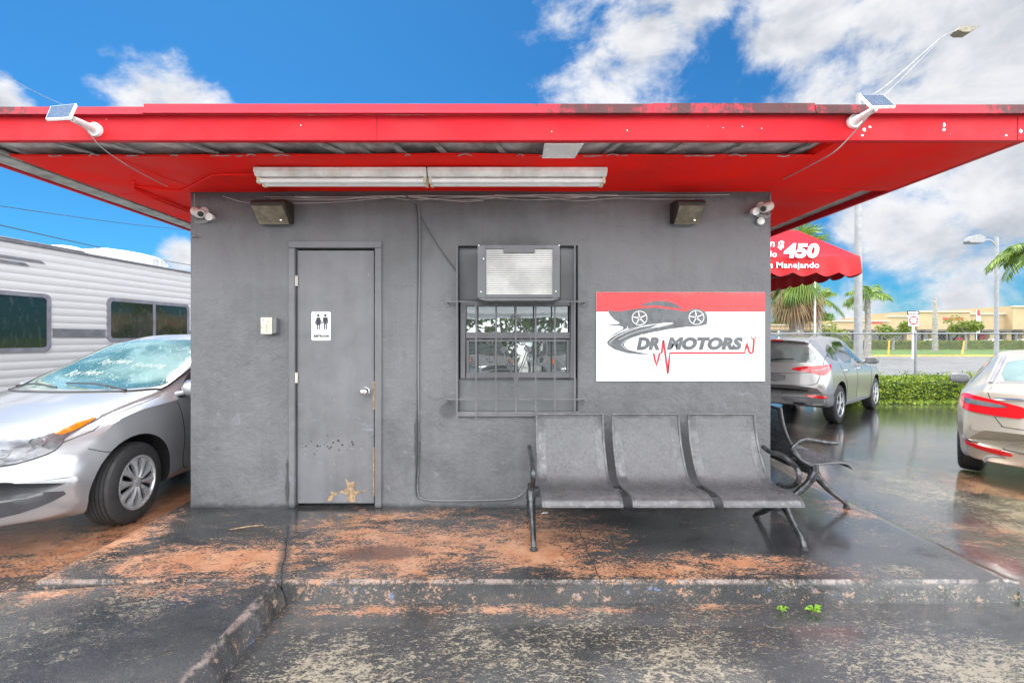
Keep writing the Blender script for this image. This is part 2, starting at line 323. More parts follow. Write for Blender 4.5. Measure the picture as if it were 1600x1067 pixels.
def car_paint(name, col, metal=.3, rain=1.):
    m, b, h = new_mat(name); co = h.coord()
    h.put(b.inputs['Base Color'], h.mix(h.noise(co, 3, 4), tuple(k*.93 for k in col), col))
    b.inputs['Metallic'].default_value = metal; b.inputs['Roughness'].default_value = .33
    b.inputs['Coat Weight'].default_value = 1; b.inputs['Coat Roughness'].default_value = .06
    drops = h.step(h.voro(co, 85), .32, .12)
    drops = h.math('MULTIPLY', drops, h.step(h.noise(co, 30, 3), .45, .6))
    nb = h.bump(drops, .25*rain, .004)
    h.put(b.inputs['Coat Normal'], nb); h.put(b.inputs['Normal'], h.bump(h.noise(co, 300, 2), .03, .001))
    return m
MT['silver'] = car_paint('silver_car_paint', (.34,.35,.37), .45)
MT['greysilver'] = car_paint('warm_silver_car_paint', (.38,.372,.365), .4)
MT['champagne'] = car_paint('champagne_car_paint', (.50,.455,.385), .4)
MT['cladding'] = M('grey_bumper_cladding', (.16,.165,.17), .45)
def rainglass(name, a, bcol, rough=.05):
    m, b, h = new_mat(name); co = h.coord()
    big = h.noise(h.mapping(co, scale=(1,1,1), rot=(0,.3,.5)), 1.7, 4, .5, .8)
    dr = h.step(h.voro(co, 60), .36, .10); dr = h.math('MULTIPLY', dr, h.step(h.noise(co, 22, 3), .4, .6))
    c = h.mix(h.step(big, .36, .60), a, bcol); c = h.mix(h.math('MULTIPLY', dr, .16), c, (.75,.85,.82))
    h.put(b.inputs['Base Color'], c); b.inputs['Roughness'].default_value = rough
    b.inputs['Coat Weight'].default_value = 1; b.inputs['Specular IOR Level'].default_value = 1.
    h.put(b.inputs['Normal'], h.bump(dr, .4, .004)); return m
MT['windshield'] = rainglass('teal_rain_glass', (.05,.115,.085), (.20,.31,.265))
MT['rearglass'] = rainglass('pale_teal_glass', (.15,.21,.20), (.22,.30,.285))
MT['suvglass'] = rainglass('grey_green_rear_glass', (.10,.12,.115), (.20,.24,.23))
def mirror_glass():
    m, b, h = new_mat('reflecting_window_glass'); b.inputs['Base Color'].default_value = (.03,.035,.035,1)
    b.inputs['Roughness'].default_value = .5
    g = h.N.new('ShaderNodeBsdfGlossy'); g.inputs['Roughness'].default_value = .015; g.inputs['Color'].default_value = (.80,.84,.84,1)
    h.put(g.inputs['Normal'], h.bump(h.noise(h.coord(), 2.5, 2), .05, .02))
    ms = h.N.new('ShaderNodeMixShader'); ms.inputs[0].default_value = .36
    out = [n for n in h.N if n.type == 'OUTPUT_MATERIAL'][0]
    h.L.new(b.outputs[0], ms.inputs[1]); h.L.new(g.outputs[0], ms.inputs[2]); h.L.new(ms.outputs[0], out.inputs[0]); return m
MT['pane'] = mirror_glass()
def rvglass():
    m, b, h = new_mat('rv_dark_glass'); co = h.coord()
    n = h.step(h.noise(h.mapping(co, scale=(1,1,.35)), 14, 7, .7), .50, .70)
    c = h.mix(h.math('MULTIPLY', n, .25), (.012,.018,.016), (.14,.17,.15))  # paler mottling painted into the glass as textured reflections
    h.put(b.inputs['Base Color'], c); b.inputs['Roughness'].default_value = .08; b.inputs['Coat Weight'].default_value = .5; return m
MT['rvglass'] = rvglass()
MT['rvwhite'] = M('rv_white_siding', (.60,.59,.59), .35, var=.012, coat=.3)
MT['rvgrey'] = M('rv_grey_stripe', (.18,.185,.20), .4)
MT['rvframe'] = M('rv_window_trim', (.22,.22,.25), .5)
def perforated():
    m, b, h = new_mat('perforated_steel'); co = h.coord()
    b.inputs['Base Color'].default_value = (.30,.30,.305,1); b.inputs['Metallic'].default_value = .35
    dots = h.step(h.noise(co, 300, 2, .7), .35, .65)
    h.put(b.inputs['Base Color'], h.mix(h.math('ADD', h.math('MULTIPLY', dots, .7), h.math('MULTIPLY', h.noise(co, 7, 5), .3)), (.045,.045,.048), (.205,.205,.21)))
    h.put(b.inputs['Roughness'], h.step(h.noise(co, 30, 3), .3, .7, .18, .38))
    h.put(b.inputs['Normal'], h.bump(dots, .5, .002))
    t = h.N.new('ShaderNodeBsdfTransparent'); ms = h.N.new('ShaderNodeMixShader')
    h.put(ms.inputs[0], h.step(h.noise(co, 260, 1, .5), .60, .66, 0., .75))
    out = [n for n in h.N if n.type == 'OUTPUT_MATERIAL'][0]
    h.L.new(b.outputs[0], ms.inputs[1]); h.L.new(t.outputs[0], ms.inputs[2]); h.L.new(ms.outputs[0], out.inputs[0]); return m
MT['perf'] = perforated()
MT['bench'] = M('worn_black_bench_steel', (.11,.11,.115), .36, .4, var=.15, vs=16, dirt=.35, ds=40, dc=(.34,.34,.34))
MT['benchcast'] = M('cast_bench_frame', (.085,.088,.092), .24, .65, var=.3, vs=22)

# ================================================================== mesh helpers
class MB:
    def __init__(s): s.v = []; s.f = []; s.mi = []; s.cur = 0; s.pc = []
    def add(s, vs, fs):
        o = len(s.v); s.v += [tuple(v) for v in vs]; s.f += [tuple(i+o for i in f) for f in fs]; s.mi += [s.cur]*len(fs); s.pc.append((o, len(s.v), len(s.f)-len(fs), len(s.f))); return s
    def box(s, a, b, mat=None):
        x0,y0,z0 = a; x1,y1,z1 = b
        vs = [Vector(p) for p in ((x0,y0,z0),(x1,y0,z0),(x1,y1,z0),(x0,y1,z0),(x0,y0,z1),(x1,y0,z1),(x1,y1,z1),(x0,y1,z1))]
        if mat: vs = [mat @ v for v in vs]
        return s.add(vs, [(3,2,1,0),(4,5,6,7),(0,1,5,4),(1,2,6,5),(2,3,7,6),(3,0,4,7)])
    def bar(s, p0, p1, w, t=None, up=(0,0,1)):  # box beam from p0 to p1
        p0, p1 = Vector(p0), Vector(p1); t = t or w; d = (p1-p0); L = d.length
        if L < 1e-6: return s
        zq = d.normalized(); u = Vector(up)
        if abs(zq.dot(u)) > .98: u = Vector((1,0,0))
        x = u.cross(zq).normalized(); y = zq.cross(x)
        m = Matrix((x, y, zq)).transposed().to_4x4(); m.translation = p0
        return s.box((-w/2,-t/2,0), (w/2,t/2,L), m)
    def tube(s, pts, r, n=8, cap=True):
        pts = [Vector(p) for p in pts]; k = len(pts); rr = r if isinstance(r, (list, tuple)) else [r]*k
        vs = []; prev = None
        for i, p in enumerate(pts):
            d = (pts[min(i+1,k-1)]-pts[max(i-1,0)])
            d = d.normalized() if d.length > 1e-9 else Vector((0,0,1))
            if prev is None:
                a = Vector((0,0,1)) if abs(d.z) < .9 else Vector((1,0,0)); u = d.cross(a).normalized()
            else:
                u = (prev - d*prev.dot(d)); u = u.normalized() if u.length > 1e-6 else d.orthogonal().normalized()
            prev = u; v = d.cross(u)
            for j in range(n):
                t = 2*math.pi*j/n; vs.append(p + (u*math.cos(t)+v*math.sin(t))*rr[i])
        fs = [(i*n+j, i*n+(j+1)%n, (i+1)*n+(j+1)%n, (i+1)*n+j) for i in range(k-1) for j in range(n)]
        if cap: fs += [tuple(range(n-1,-1,-1)), tuple(range((k-1)*n, k*n))]
        return s.add(vs, fs)
    def lathe(s, prof, n=32, mat=None, axis='z'):  # prof: (radius, height) list
        vs = []; k = len(prof)
        for j in range(n):
            t = 2*math.pi*j/n
            for (r, z) in prof:
                p = Vector((r*math.cos(t), r*math.sin(t), z))
                if axis == 'y': p = Vector((p.x, p.z, p.y))
                vs.append(mat @ p if mat else p)
        fs = [(j*k+i, ((j+1)%n)*k+i, ((j+1)%n)*k+i+1, j*k+i+1) for j in range(n) for i in range(k-1)]
        return s.add(vs, fs)
    def prism(s, poly, mapf, t0, t1):              # 2-D outline (possibly concave) extruded; mapf(u,v,t)->3-D
        n = len(poly)
        tri = delaunay_2d_cdt([Vector(p) for p in poly], [(i,(i+1)%n) for i in range(n)], [], 1, 1e-7)
        V, Fs = tri[0], tri[2]; k = len(V)
        vs = [mapf(v.x, v.y, t0) for v in V] + [mapf(v.x, v.y, t1) for v in V]
        fs = [tuple(f) for f in Fs] + [tuple(i+k for i in reversed(f)) for f in Fs]
        o = len(vs); vs += [mapf(p[0], p[1], t0) for p in poly] + [mapf(p[0], p[1], t1) for p in poly]
        fs += [(o+i, o+n+i, o+n+(i+1)%n, o+(i+1)%n) for i in range(n)]
        return s.add(vs, fs)
    def ribbon(s, pts, w, mapf, t0, t1):           # flat stroke
        pts = [Vector(p) for p in pts]; L = []; Rr = []; k = len(pts)
        for i, p in enumerate(pts):
            d = (pts[min(i+1,k-1)]-pts[max(i-1,0)]).normalized(); nn = Vector((-d.y, d.x))
            ww = w[i] if isinstance(w, (list, tuple)) else w
            L.append(p+nn*ww/2); Rr.append(p-nn*ww/2)
        vs = [mapf(p.x,p.y,t) for t in (t0,t1) for p in L+Rr]; m = 2*k
        fs = []
        for i in range(k-1):
            a,b,c,d = i,i+1,k+i+1,k+i
            fs += [(a,b,c,d),(d+m,c+m,b+m,a+m),(a,a+m,b+m,b),(d,c,c+m,d+m)]
        fs += [(0,k,k+m,m),(k-1,k-1+m,2*k-1+m,2*k-1)]
        return s.add(vs, fs)
    def grid(s, nu, nv, fn):
        vs = [fn(i/nu, j/nv) for j in range(nv+1) for i in range(nu+1)]
        return s.add(vs, [(j*(nu+1)+i, j*(nu+1)+i+1, (j+1)*(nu+1)+i+1, (j+1)*(nu+1)+i) for j in range(nv) for i in range(nu)])
    def each(s, name, mats, parent=None, k=1, **kw):   # one object per k added primitives
        out = []
        for g in range(0, len(s.pc), k):
            a, b_ = s.pc[g], s.pc[min(g+k, len(s.pc))-1]; m = MB()
            m.v = s.v[a[0]:b_[1]]; m.f = [tuple(i-a[0] for i in f) for f in s.f[a[2]:b_[3]]]; m.mi = s.mi[a[2]:b_[3]]
            out.append(m.build(name, mats, parent, **kw))
        return out
    def build(s, name, mats, parent=None, smooth=False, bevel=0, seg=2, solid=0, world=True, fixn=True, angle=40):
        me = bpy.data.meshes.new(name); me.from_pydata(s.v, [], s.f)
        mats = mats if isinstance(mats, (list, tuple)) else [mats]
        for m in mats: me.materials.append(MT[m] if isinstance(m, str) else m)
        if len(mats) > 1: me.polygons.foreach_set('material_index', s.mi)
        if fixn:
            bm = bmesh.new(); bm.from_mesh(me); bmesh.ops.remove_doubles(bm, verts=bm.verts, dist=1e-5)
            bmesh.ops.recalc_face_normals(bm, faces=bm.faces); bm.to_mesh(me); bm.free()
        o = bpy.data.objects.new(name, me); COL.objects.link(o)
        if parent is not None:
            o.parent = parent
            if world: o.matrix_parent_inverse = wm(parent).inverted()
        if bevel:
            b = o.modifiers.new('bevel', 'BEVEL'); b.width = bevel; b.segments = seg; b.limit_method = 'ANGLE'; b.angle_limit = R(35)
        if solid:
            b = o.modifiers.new('solid', 'SOLIDIFY'); b.thickness = solid; b.offset = -1
        if smooth or bevel:
            me.polygons.foreach_set('use_smooth', [True]*len(me.polygons))
            try: me.set_sharp_from_angle(angle=R(angle))
            except Exception: pass
        me.update(); return o
def wm(o):
    m = Matrix.LocRotScale(o.location, o.rotation_euler, o.scale)
    return wm(o.parent) @ o.matrix_parent_inverse @ m if o.parent else m
def tag(o, label=None, cat=None, group=None, kind=None):
    if label: o['label'] = label
    if cat: o['category'] = cat
    if group: o['group'] = group
    if kind: o['kind'] = kind
    return o
def thing(name, loc, label, cat, group=None, rz=0.):
    o = bpy.data.objects.new(name, None); COL.objects.link(o); o.location = loc; o.rotation_euler = (0,0,rz); o.empty_display_size = .2
    return tag(o, label, cat, group)
def copy_tree(o, parent=None):
    c = o.copy(); COL.objects.link(c)
    if parent is not None: c.parent = parent
    for ch in [k for k in bpy.data.objects if k.parent == o]: copy_tree(ch, c)
    return c
def cat(pts, k=6, closed=False):                    # Catmull-Rom through points
    pts = [Vector(p) for p in pts]; out = []; n = len(pts)
    for i in range(n if closed else n-1):
        p0 = pts[(i-1)%n] if closed or i > 0 else pts[0]*2-pts[1]
        p1 = pts[i]; p2 = pts[(i+1)%n]; p3 = pts[(i+2)%n] if closed or i+2 < n else pts[-1]*2-pts[-2]
        for j in range(k):
            t = j/k; out.append(.5*((2*p1)+(p2-p0)*t+(2*p0-5*p1+4*p2-p3)*t*t+(3*p1-p0-3*p2+p3)*t**3))
    if not closed: out.append(pts[-1])
    return out
def chaikin(pts, it=2):
    pts = [Vector(p) for p in pts]
    for _ in range(it):
        q = []
        for i in range(len(pts)):
            a, b = pts[i], pts[(i+1)%len(pts)]; q += [a*.75+b*.25, a*.25+b*.75]
        pts = q
    return pts
def rrect(x0, z0, x1, z1, r, k=4):
    out = []
    for cx, cz, a in ((x1-r,z1-r,0),(x0+r,z1-r,90),(x0+r,z0+r,180),(x1-r,z0+r,270)):
        for i in range(k+1): t = R(a+90*i/k); out.append((cx+r*math.cos(t), cz+r*math.sin(t)))
    return out
def wallmap(y0): return lambda u, v, t: (u, y0-t, v)      # (x, z, outwards from wall)
def text(s, box, mapf, mat, name, parent, shear=0., bold=.02, t=(.0,.002)):
    cu = bpy.data.curves.new('txt', 'FONT'); cu.body = s; cu.offset = bold; cu.shear = shear; cu.resolution_u = 3; cu.space_character = 1.03
    o = bpy.data.objects.new('txt', cu); COL.objects.link(o)
    dg = bpy.context.evaluated_depsgraph_get(); me = bpy.data.meshes.new_from_object(o.evaluated_get(dg))
    bpy.data.objects.remove(o); bpy.data.curves.remove(cu)
    vs = [v.co.copy() for v in me.vertices]
    x0 = min(v.x for v in vs); x1 = max(v.x for v in vs); y0 = min(v.y for v in vs); y1 = max(v.y for v in vs)
    bx0, bz0, bx1, bz1 = box
    mb = MB(); n = len(vs)
    def q(v): return (bx0+(v.x-x0)/(x1-x0)*(bx1-bx0), bz0+(v.y-y0)/(y1-y0)*(bz1-bz0))
    V = [mapf(*q(v), t[1]) for v in vs]
    mb.add(V, [tuple(p.vertices) for p in me.polygons])
    bpy.data.meshes.remove(me)
    return mb.build(name, mat, parent, solid=0, fixn=False)

# ================================================================== SETTING: ground
def sstep(a, b, x):
    t = max(0., min(1., (x-a)/(b-a))); return t*t*(3-2*t)
def gz(x, y):
    z = -.13 - .12*sstep(3.0, 6.0, x) + .05*sstep(-2.3, -2.75, x)
    z += -.12*sstep(4, 9, y)*sstep(2, 4, x)*0
    d = y+CAMD
    return z - .10*sstep(12, 20, d)*sstep(-50, 10, x)
mb = MB()
xs = [-400,-120,-40,-15,-8]+[-6+.4*i for i in range(46)]+[14,18,25,40,80,200,600]; ys = [-60,-25,-12,-7]+[-5+.4*i for i in range(38)]+[10.6,11.2,11.9,12.8,14,16]
mb.add([(x,y,gz(x,y)) for y in ys for x in xs], [(j*len(xs)+i, j*len(xs)+i+1, (j+1)*len(xs)+i+1, (j+1)*len(xs)+i) for j in range(len(ys)-1) for i in range(len(xs)-1)])
tag(mb.build('ground', 'lot', smooth=True), 'wet parking lot with worn dark coating', kind='structure')
MB().grid(1, 1, lambda u, v: (-500+1500*u, 15.9+24*v, -.36)).build('road', 'road')
tag(bpy.data.objects['road'], 'pale concrete road beyond the fence', kind='structure')
mb = MB(); mb.box((-500, 39.2, -.5), (1000, 39.45, -.24)); tag(mb.build('kerb', 'kerbyellow', bevel=.02), 'yellow painted kerb along the far side of the road', kind='structure')
MB().grid(1, 1, lambda u, v: (-900+2400*u, 39.45+1500*v, -.27)).build('lawn', 'grass'); tag(bpy.data.objects['lawn'], 'mown grass beyond the road', kind='structure')
MB().grid(1, 1, lambda u, v: (-60+120*u, -60+55.6*v, -.118)).build('bounce_sheet', 'bounce'); tag(bpy.data.objects['bounce_sheet'], 'unseen pale ground sheet behind the viewer, added to bounce light onto the office', kind='structure')  # unseen pale sheet, added to throw light up under the soffit
# strip of bed under the hedge
mb = MB(); mb.grid(60, 4, lambda u, v: (7.6+24*u, 7.75+1.7*v, -.25+.05*math.sin(math.pi*v)+.02*mnoise.noise(Vector((u*40,v*4,0)))))
tag(mb.build('soil_bed', 'soil', smooth=True), 'strip of wet soil under the hedge', kind='structure')
# concrete slab in front of and around the office
mb = MB()
def edge_wob(x, y): return .006*mnoise.noise(Vector((x*6,y*6,3.3)))
X0, X1, Y0, Y1 = -2.62, 2.90, -1.095, 6.6
def slab_pt(u, v):
    x = X0+(X1-X0)*u; y = Y0+(Y1-Y0)*v; return x, y
nx, ny = 120, 90
def vv(j): return (j/ny)**1.8
top = []
for j in range(ny+1):
    for i in range(nx+1):
        x, y = slab_pt(i/nx, vv(j)); z = .0015*mnoise.noise(Vector((x*2,y*2,0)))
        e = min(i, nx-i, j)
        if e == 0: z -= .012+.006*abs(mnoise.noise(Vector((x*14,y*14,5))))
        top.append((x+(edge_wob(x,y) if i in (0,nx) else 0), y+(edge_wob(x,y) if j == 0 else 0), z))
mb.add(top, [(j*(nx+1)+i, j*(nx+1)+i+1, (j+1)*(nx+1)+i+1, (j+1)*(nx+1)+i) for j in range(ny) for i in range(nx)])
side = [top[j*(nx+1)] for j in range(ny,-1,-1)]+top[1:nx+1]+[top[j*(nx+1)+nx] for j in range(1,ny+1)]
low_ = [(x+.012*mnoise.noise(Vector((x*9,y*9,1))), y+.012*mnoise.noise(Vector((x*9,y*9,8))), -.4) for x,y,z in side]
mid_ = [(x-.006*(1 if x<-2.6 else 0), y-.006*(1 if y<-1.08 else 0)+.008*mnoise.noise(Vector((x*12,y*9,8))), -.045) for x,y,z in side]
n = len(side)
mb.add(side+mid_+low_, [(i,i+1,n+i+1,n+i) for i in range(n-1)]+[(n+i,n+i+1,2*n+i+1,2*n+i) for i in range(n-1)])
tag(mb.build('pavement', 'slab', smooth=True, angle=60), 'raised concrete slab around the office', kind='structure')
# asphalt apron on the left, at slab level, with a drop to the lower ground
mb = MB(); nx, ny = 60, 160
def ap(i, j):
    x = -1.262-(.045*j/ny) - 5.0*(i/nx)**1.5; y = -1.108-4.2*(j/ny)**1.3
    z = -.004-.085*sstep(-1.6,-3.4,x)-.02*sstep(-1.1,-3,y)+.006*mnoise.noise(Vector((x*3,y*3,2)))
    if i == 0: x += .02*mnoise.noise(Vector((0,y*5,2)))+.014*mnoise.noise(Vector((0,y*23,2))); z -= .006+.012*abs(mnoise.noise(Vector((3,y*17,2))))
    if j == 0: z = min(z, -.006)
    return (x,y,z)
T = [[ap(i,j) for i in range(nx+1)] for j in range(ny+1)]
mb.add([p for r in T for p in r], [(j*(nx+1)+i, j*(nx+1)+i+1, (j+1)*(nx+1)+i+1, (j+1)*(nx+1)+i) for j in range(ny) for i in range(nx)])
e = [T[j][0] for j in range(ny+1)]
e2 = [(p[0]+.035+.015*mnoise.noise(Vector((1,p[1]*7,2))), p[1], -.06) for p in e]; e3 = [(p[0]+.06+.012*mnoise.noise(Vector((5,p[1]*7,2))), p[1], -.16) for p in e]
n = len(e); mb.add(e+e2+e3, [(i,i+1,n+i+1,n+i) for i in range(n-1)]+[(n+i,n+i+1,2*n+i+1,2*n+i) for i in range(n-1)])
mb.add([T[0][i] for i in range(nx+1)]+[(T[0][i][0],T[0][i][1],-.2) for i in range(nx+1)], [(i,i+1,nx+2+i,nx+1+i) for i in range(nx)])
tag(mb.build('apron', 'apron', smooth=True, angle=60), 'worn asphalt apron level with the slab', kind='structure')
# sand laid by the car wheel: part of the ground sheet's orange patches

# ================================================================== OFFICE BUILDING
HW = 2.520                                    # wall height = soffit height
bx0, bx1 = WX(298), WX(1204)
office = thing('office_building', ((bx0+bx1)/2, 3, 0), 'small grey stucco office with a wide red overhanging flat roof', 'building')
# front wall with openings (door, window), other walls
dx0, dx1, dz1 = WX(463)-.01, WX(585)+.01, WZ(388)
fx0, fx1, fz0, fz1 = WX(716), WX(903), WZ(645), WZ(384)
mb = MB()
xsx = [bx0, dx0, dx1, fx0, fx1, bx1]; zsz = [0, fz0, fz1, dz1, HW+.12]
T_ = .20
zz = sorted(set([-.02, fz0, fz1, dz1, HW+.1]))
for i in range(len(xsx)-1):
    for j in range(len(zz)-1):
        a, b_ = xsx[i], xsx[i+1]; c, d = zz[j], zz[j+1]
        if (i == 1 and d <= dz1+1e-6) or (i == 3 and c >= fz0-1e-6 and d <= fz1+1e-6): continue
        nn = max(1, int((b_-a)/.05)); mm = max(1, int((d-c)/.05))
        mb.grid(nn, mm, lambda u, v: (a+(b_-a)*u, .004*mnoise.noise(Vector(((a+(b_-a)*u)*2.5,7,(c+(d-c)*v)*2.5))), c+(d-c)*v))
def reveal(x0,x1,z0,z1,depth,bot=True):
    mb.grid(1,12,lambda u,v:(x0,depth*u-.004,z0+(z1-z0)*v)); mb.grid(1,12,lambda u,v:(x1,depth*u-.004,z0+(z1-z0)*v))
    mb.grid(12,1,lambda u,v:(x0+(x1-x0)*u,depth*v-.004,z1))
    if bot: mb.grid(12,1,lambda u,v:(x0+(x1-x0)*u,depth*v-.004,z0))
reveal(dx0,dx1,-.02,dz1,.12,False); reveal(fx0,fx1,fz0,fz1,.12)
mb.box((bx0,.13,-.02),(bx1,6.4,HW+.1)) if False else None
mb.add([(bx0,0,-.02),(bx0,6.4,-.02),(bx0,6.4,HW+.1),(bx0,0,HW+.1)],[(0,1,2,3)])
mb.add([(bx1,0,-.02),(bx1,6.4,-.02),(bx1,6.4,HW+.1),(bx1,0,HW+.1)],[(3,2,1,0)])
mb.add([(bx0,6.4,-.02),(bx1,6.4,-.02),(bx1,6.4,HW+.1),(bx0,6.4,HW+.1)],[(0,1,2,3)])
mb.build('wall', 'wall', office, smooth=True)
# sill pieces and panels in the window opening
mb = MB(); mb.box((fx0+.001,.075,fz0+.001),(fx1-.001,.11,fz1-.001)); 
pn = MB()
wx0, wx1, wzt, wzb = WX(726), WX(889), WZ(472), WZ(585)
pn.box((fx0+.002,.06,WZ(470)),(WX(748)-.01,.10,fz1-.003)); pn.box((WX(875)+.01,.06,WZ(470)),(fx1-.002,.10,fz1-.003))
pn.box((fx0+.002,.055,fz0+.002),(fx1-.002,.10,WZ(592)))
pn.each('infill_panel', 'panelpaint', office, bevel=.003)
sl = MB(); sl.box((fx0-.01,-.022,fz0-.03),(fx1+.01,.055,fz0+.012)); sl.build('window_sill', 'framepaint', office, bevel=.008)
win = MB()
def fr(m, x0,z0,x1,z1,wd,y0,y1):
    m.box((x0,y0,z0),(x0+wd,y1,z1)); m.box((x1-wd,y0,z0),(x1,y1,z1)); m.box((x0+wd,y0,z0),(x1-wd,y1,z0+wd)); m.box((x0+wd,y0,z1-wd),(x1-wd,y1,z1))
fr(win, fx0+.012, WZ(592)+.001, fx1-.012, WZ(469), .045, .035, .095)
win.box((fx0+.057,.03,WZ(528)-.005),(fx1-.057,.09,WZ(519)))
fr(win, fx0+.06, WZ(589), fx1-.06, WZ(530), .022, .045, .088)
window = win.build('window', 'framepaint', office, bevel=.004)
g = MB(); g.grid(6,4,lambda u,v:(wx0+(wx1-wx0)*u,.07,WZ(521)+(wzt-WZ(521))*v)); g.build('pane', 'pane', window)
g = MB(); g.grid(6,4,lambda u,v:(wx0+(wx1-wx0)*u,.078,wzb+(WZ(531)-wzb)*v)); g.build('pane', 'pane', window)
# door frame + door
mb = MB(); jw = .062
mb.box((WX(452),-.018,-.0),(dx0+.004,.06,dz1+.0)); mb.box((dx1-.004,-.018,0),(WX(597),.06,dz1)); mb.box((WX(452),-.019,dz1+.0005),(WX(597),.06,WZ(377)))
mb.build('door_frame', 'framepaint', office, bevel=.006)
dm = MB(); dm.box((WX(463)+.002,.012,WZ(787)),(WX(585)-.006,.052,WZ(391)))
door = dm.build('door', 'doorpaint', office, bevel=.003)
bk = MB(); bk.box((dx0,.056,-.01),(dx1,.07,dz1)); bk.build('door_stop', 'dark', office)
mb = MB(); kx, kz = WX(571), WZ(611)
mb.lathe([(.0,-.075),(.016,-.075),(.027,-.066),(.031,-.052),(.026,-.038),(.013,-.030),(.012,-.012),(.034,-.009),(.036,.001),(0,.001)], 28, Matrix.Translation((kx,.012,kz)), 'y')
mb.build('door_knob', 'chrome', door, smooth=True)
mb = MB(); mb.box((WX(582),.006,WZ(640)),(WX(585),.016,WZ(596))); mb.box((WX(582.6),.007,WZ(775)),(WX(584.6),.016,WZ(700))); mb.each('worn_edge', 'wood', door)
for zc in (439, 590, 735):
    if zc == 735: continue
    mb = MB(); mb.tube([(WX(462.5),-.003,WZ(zc+8)),(WX(462.5),-.003,WZ(zc-8))], .0075, 10); mb.box((WX(460),.0,WZ(zc+8)),(WX(465),.004,WZ(zc-8)))
    mb.build('hinge', 'camwhite', door, smooth=True)
# broken bottom of the door
hx = lambda c: WX(280+c/3.81); hz = lambda c: WZ(540+c/3.81)
def hp(pts): return [(hx(a), hz(b)) for a, b in pts]
mb = MB()
mb.prism(hp([(880,925),(888,900),(905,890),(893,868),(930,880),(975,862),(1000,842),(985,790),(1004,815),(1015,818),(1040,808),(1045,835),(1038,870),(1060,868),(1130,858),(1060,880),(1045,905),(1052,932),(1000,932),(995,890),(960,875),(920,895),(905,925)]), wallmap(.012), -.001, .0035)
mb.build('splintered_wood', 'wood', door)
mb = MB(); mb.prism(hp([(908,926),(925,893),(958,876),(990,892),(998,932),(950,936)]), wallmap(.012), -.0005, .0015); mb.build('hole', 'rvgrey', door)
# peeled flecks on the door
mb = MB()
for (a,b_) in [(730,585),(727,607),(752,600),(782,572),(820,598),(815,627),(835,600),(862,590),(885,562),(880,600),(900,605),(915,578),(905,600),(945,567),(968,593),(948,622),(998,622),(1012,600),(1025,575),(1030,590),(745,527),(880,540),(1130,523),(1147,547),(838,858),(715,907),(800,645),(890,615),(874,575)]:
    r_ = rnd.uniform(2.2,6.5); pl = [(a+r_*rnd.uniform(.5,1.3)*math.cos(t), b_+r_*rnd.uniform(.5,1.5)*math.sin(t)) for t in np.linspace(0,6.28,8)[:-1]]
    mb.prism(hp(pl), wallmap(.012), -.0005, .0012)
mb.build('paint_chips', 'black', door)
# ---------------- roof
rx0, rx1, ry0, ry1 = -3.43, 3.115, -.935, 7.4
zf0, zf1 = HW+.002, CAMH+346/262.2
roof = MB(); roof.box((rx0+.02,ry0+.02,HW+.055),(rx1-.02,ry1-.02,zf1+.02)); roof = roof.build('roof', 'deck', office)
mb = MB()
mb.box((rx0,ry0-.02,zf0),(rx1,ry0+.018,zf1)); mb.box((rx0,ry0+.0181,zf0),(rx0+.038,ry1,zf1)); mb.box((rx1-.038,ry0+.0181,zf0),(rx1,ry1,zf1)); mb.box((rx0+.038,ry1-.038,zf0),(rx1-.038,ry1,zf1))
mb.build('fascia', 'fascia', roof, bevel=.004)
# drip edge in overlapping lengths, each a little out of line
mb = MB(); zt = CAMH+368/270
segs = [rx0-.03, P(234,0,2.74).x, P(1016,0,2.74).x, P(1266,0,2.74).x, rx1+.03]
for i in range(4):
    a, b_ = segs[i], segs[i+1]; dz = (-.011,.004,.010,.0)[i]; y = ry0-.05-(.004 if i % 2 else 0)
    mb.box((a+.001,y,zf1-.004+dz*.3),(b_-.001,ry0-.0205,zt+dz)); 
    mb.box((a+.001,y-.010,zf1-.012+dz*.3),(b_-.001,y+.002,zf1+.000+dz*.3))
mb.box((rx0-.03,ry0-.02,zf1),(rx0-.001,ry1,zt-.01)); mb.box((rx1+.001,ry0-.02,zf1),(rx1+.03,ry1,zt-.01)); 
mb.box((rx0+.0,ry0-.0195,zf1+.022),(rx1,ry1,zt-.02))
mb.build('drip_edge', 'drip', roof, bevel=.003)
for px in (589,1590):
    x = P(px,0,D0_ if 0 else CAMD+ry0-.02).x; mb = MB(); mb.box((x-.0015,ry0-.0215,zf0+.002),(x+.0015,ry0-.0201,zf1-.014)); mb.build('fascia_joint', 'dark', roof)
for px, py, a_, b_ in ((1350,203,.012,.010),(1359,199,.008,.007),(1347,212,.009,.006),(1475,196,.008,.014),(1475,203,.009,.008),(1572,212,.006,.006),(1595,205,.010,.012),(470,196,.004,.003),(980,204,.004,.004),(1130,200,.006,.002),(1160,198,.006,.002),(1190,201,.005,.002),(862,206,.003,.003)):
    c_ = P(px,py,CAMD+ry0-.02); mb = MB(); mb.prism([(c_.x+a_*rnd.uniform(.6,1.3)*math.cos(t),c_.z+b_*rnd.uniform(.6,1.3)*math.sin(t)) for t in np.linspace(0,6.28,10)[:-1]], wallmap(ry0-.0201), -.0003, .0012); mb.build('paint_fleck', 'signwhite', roof)
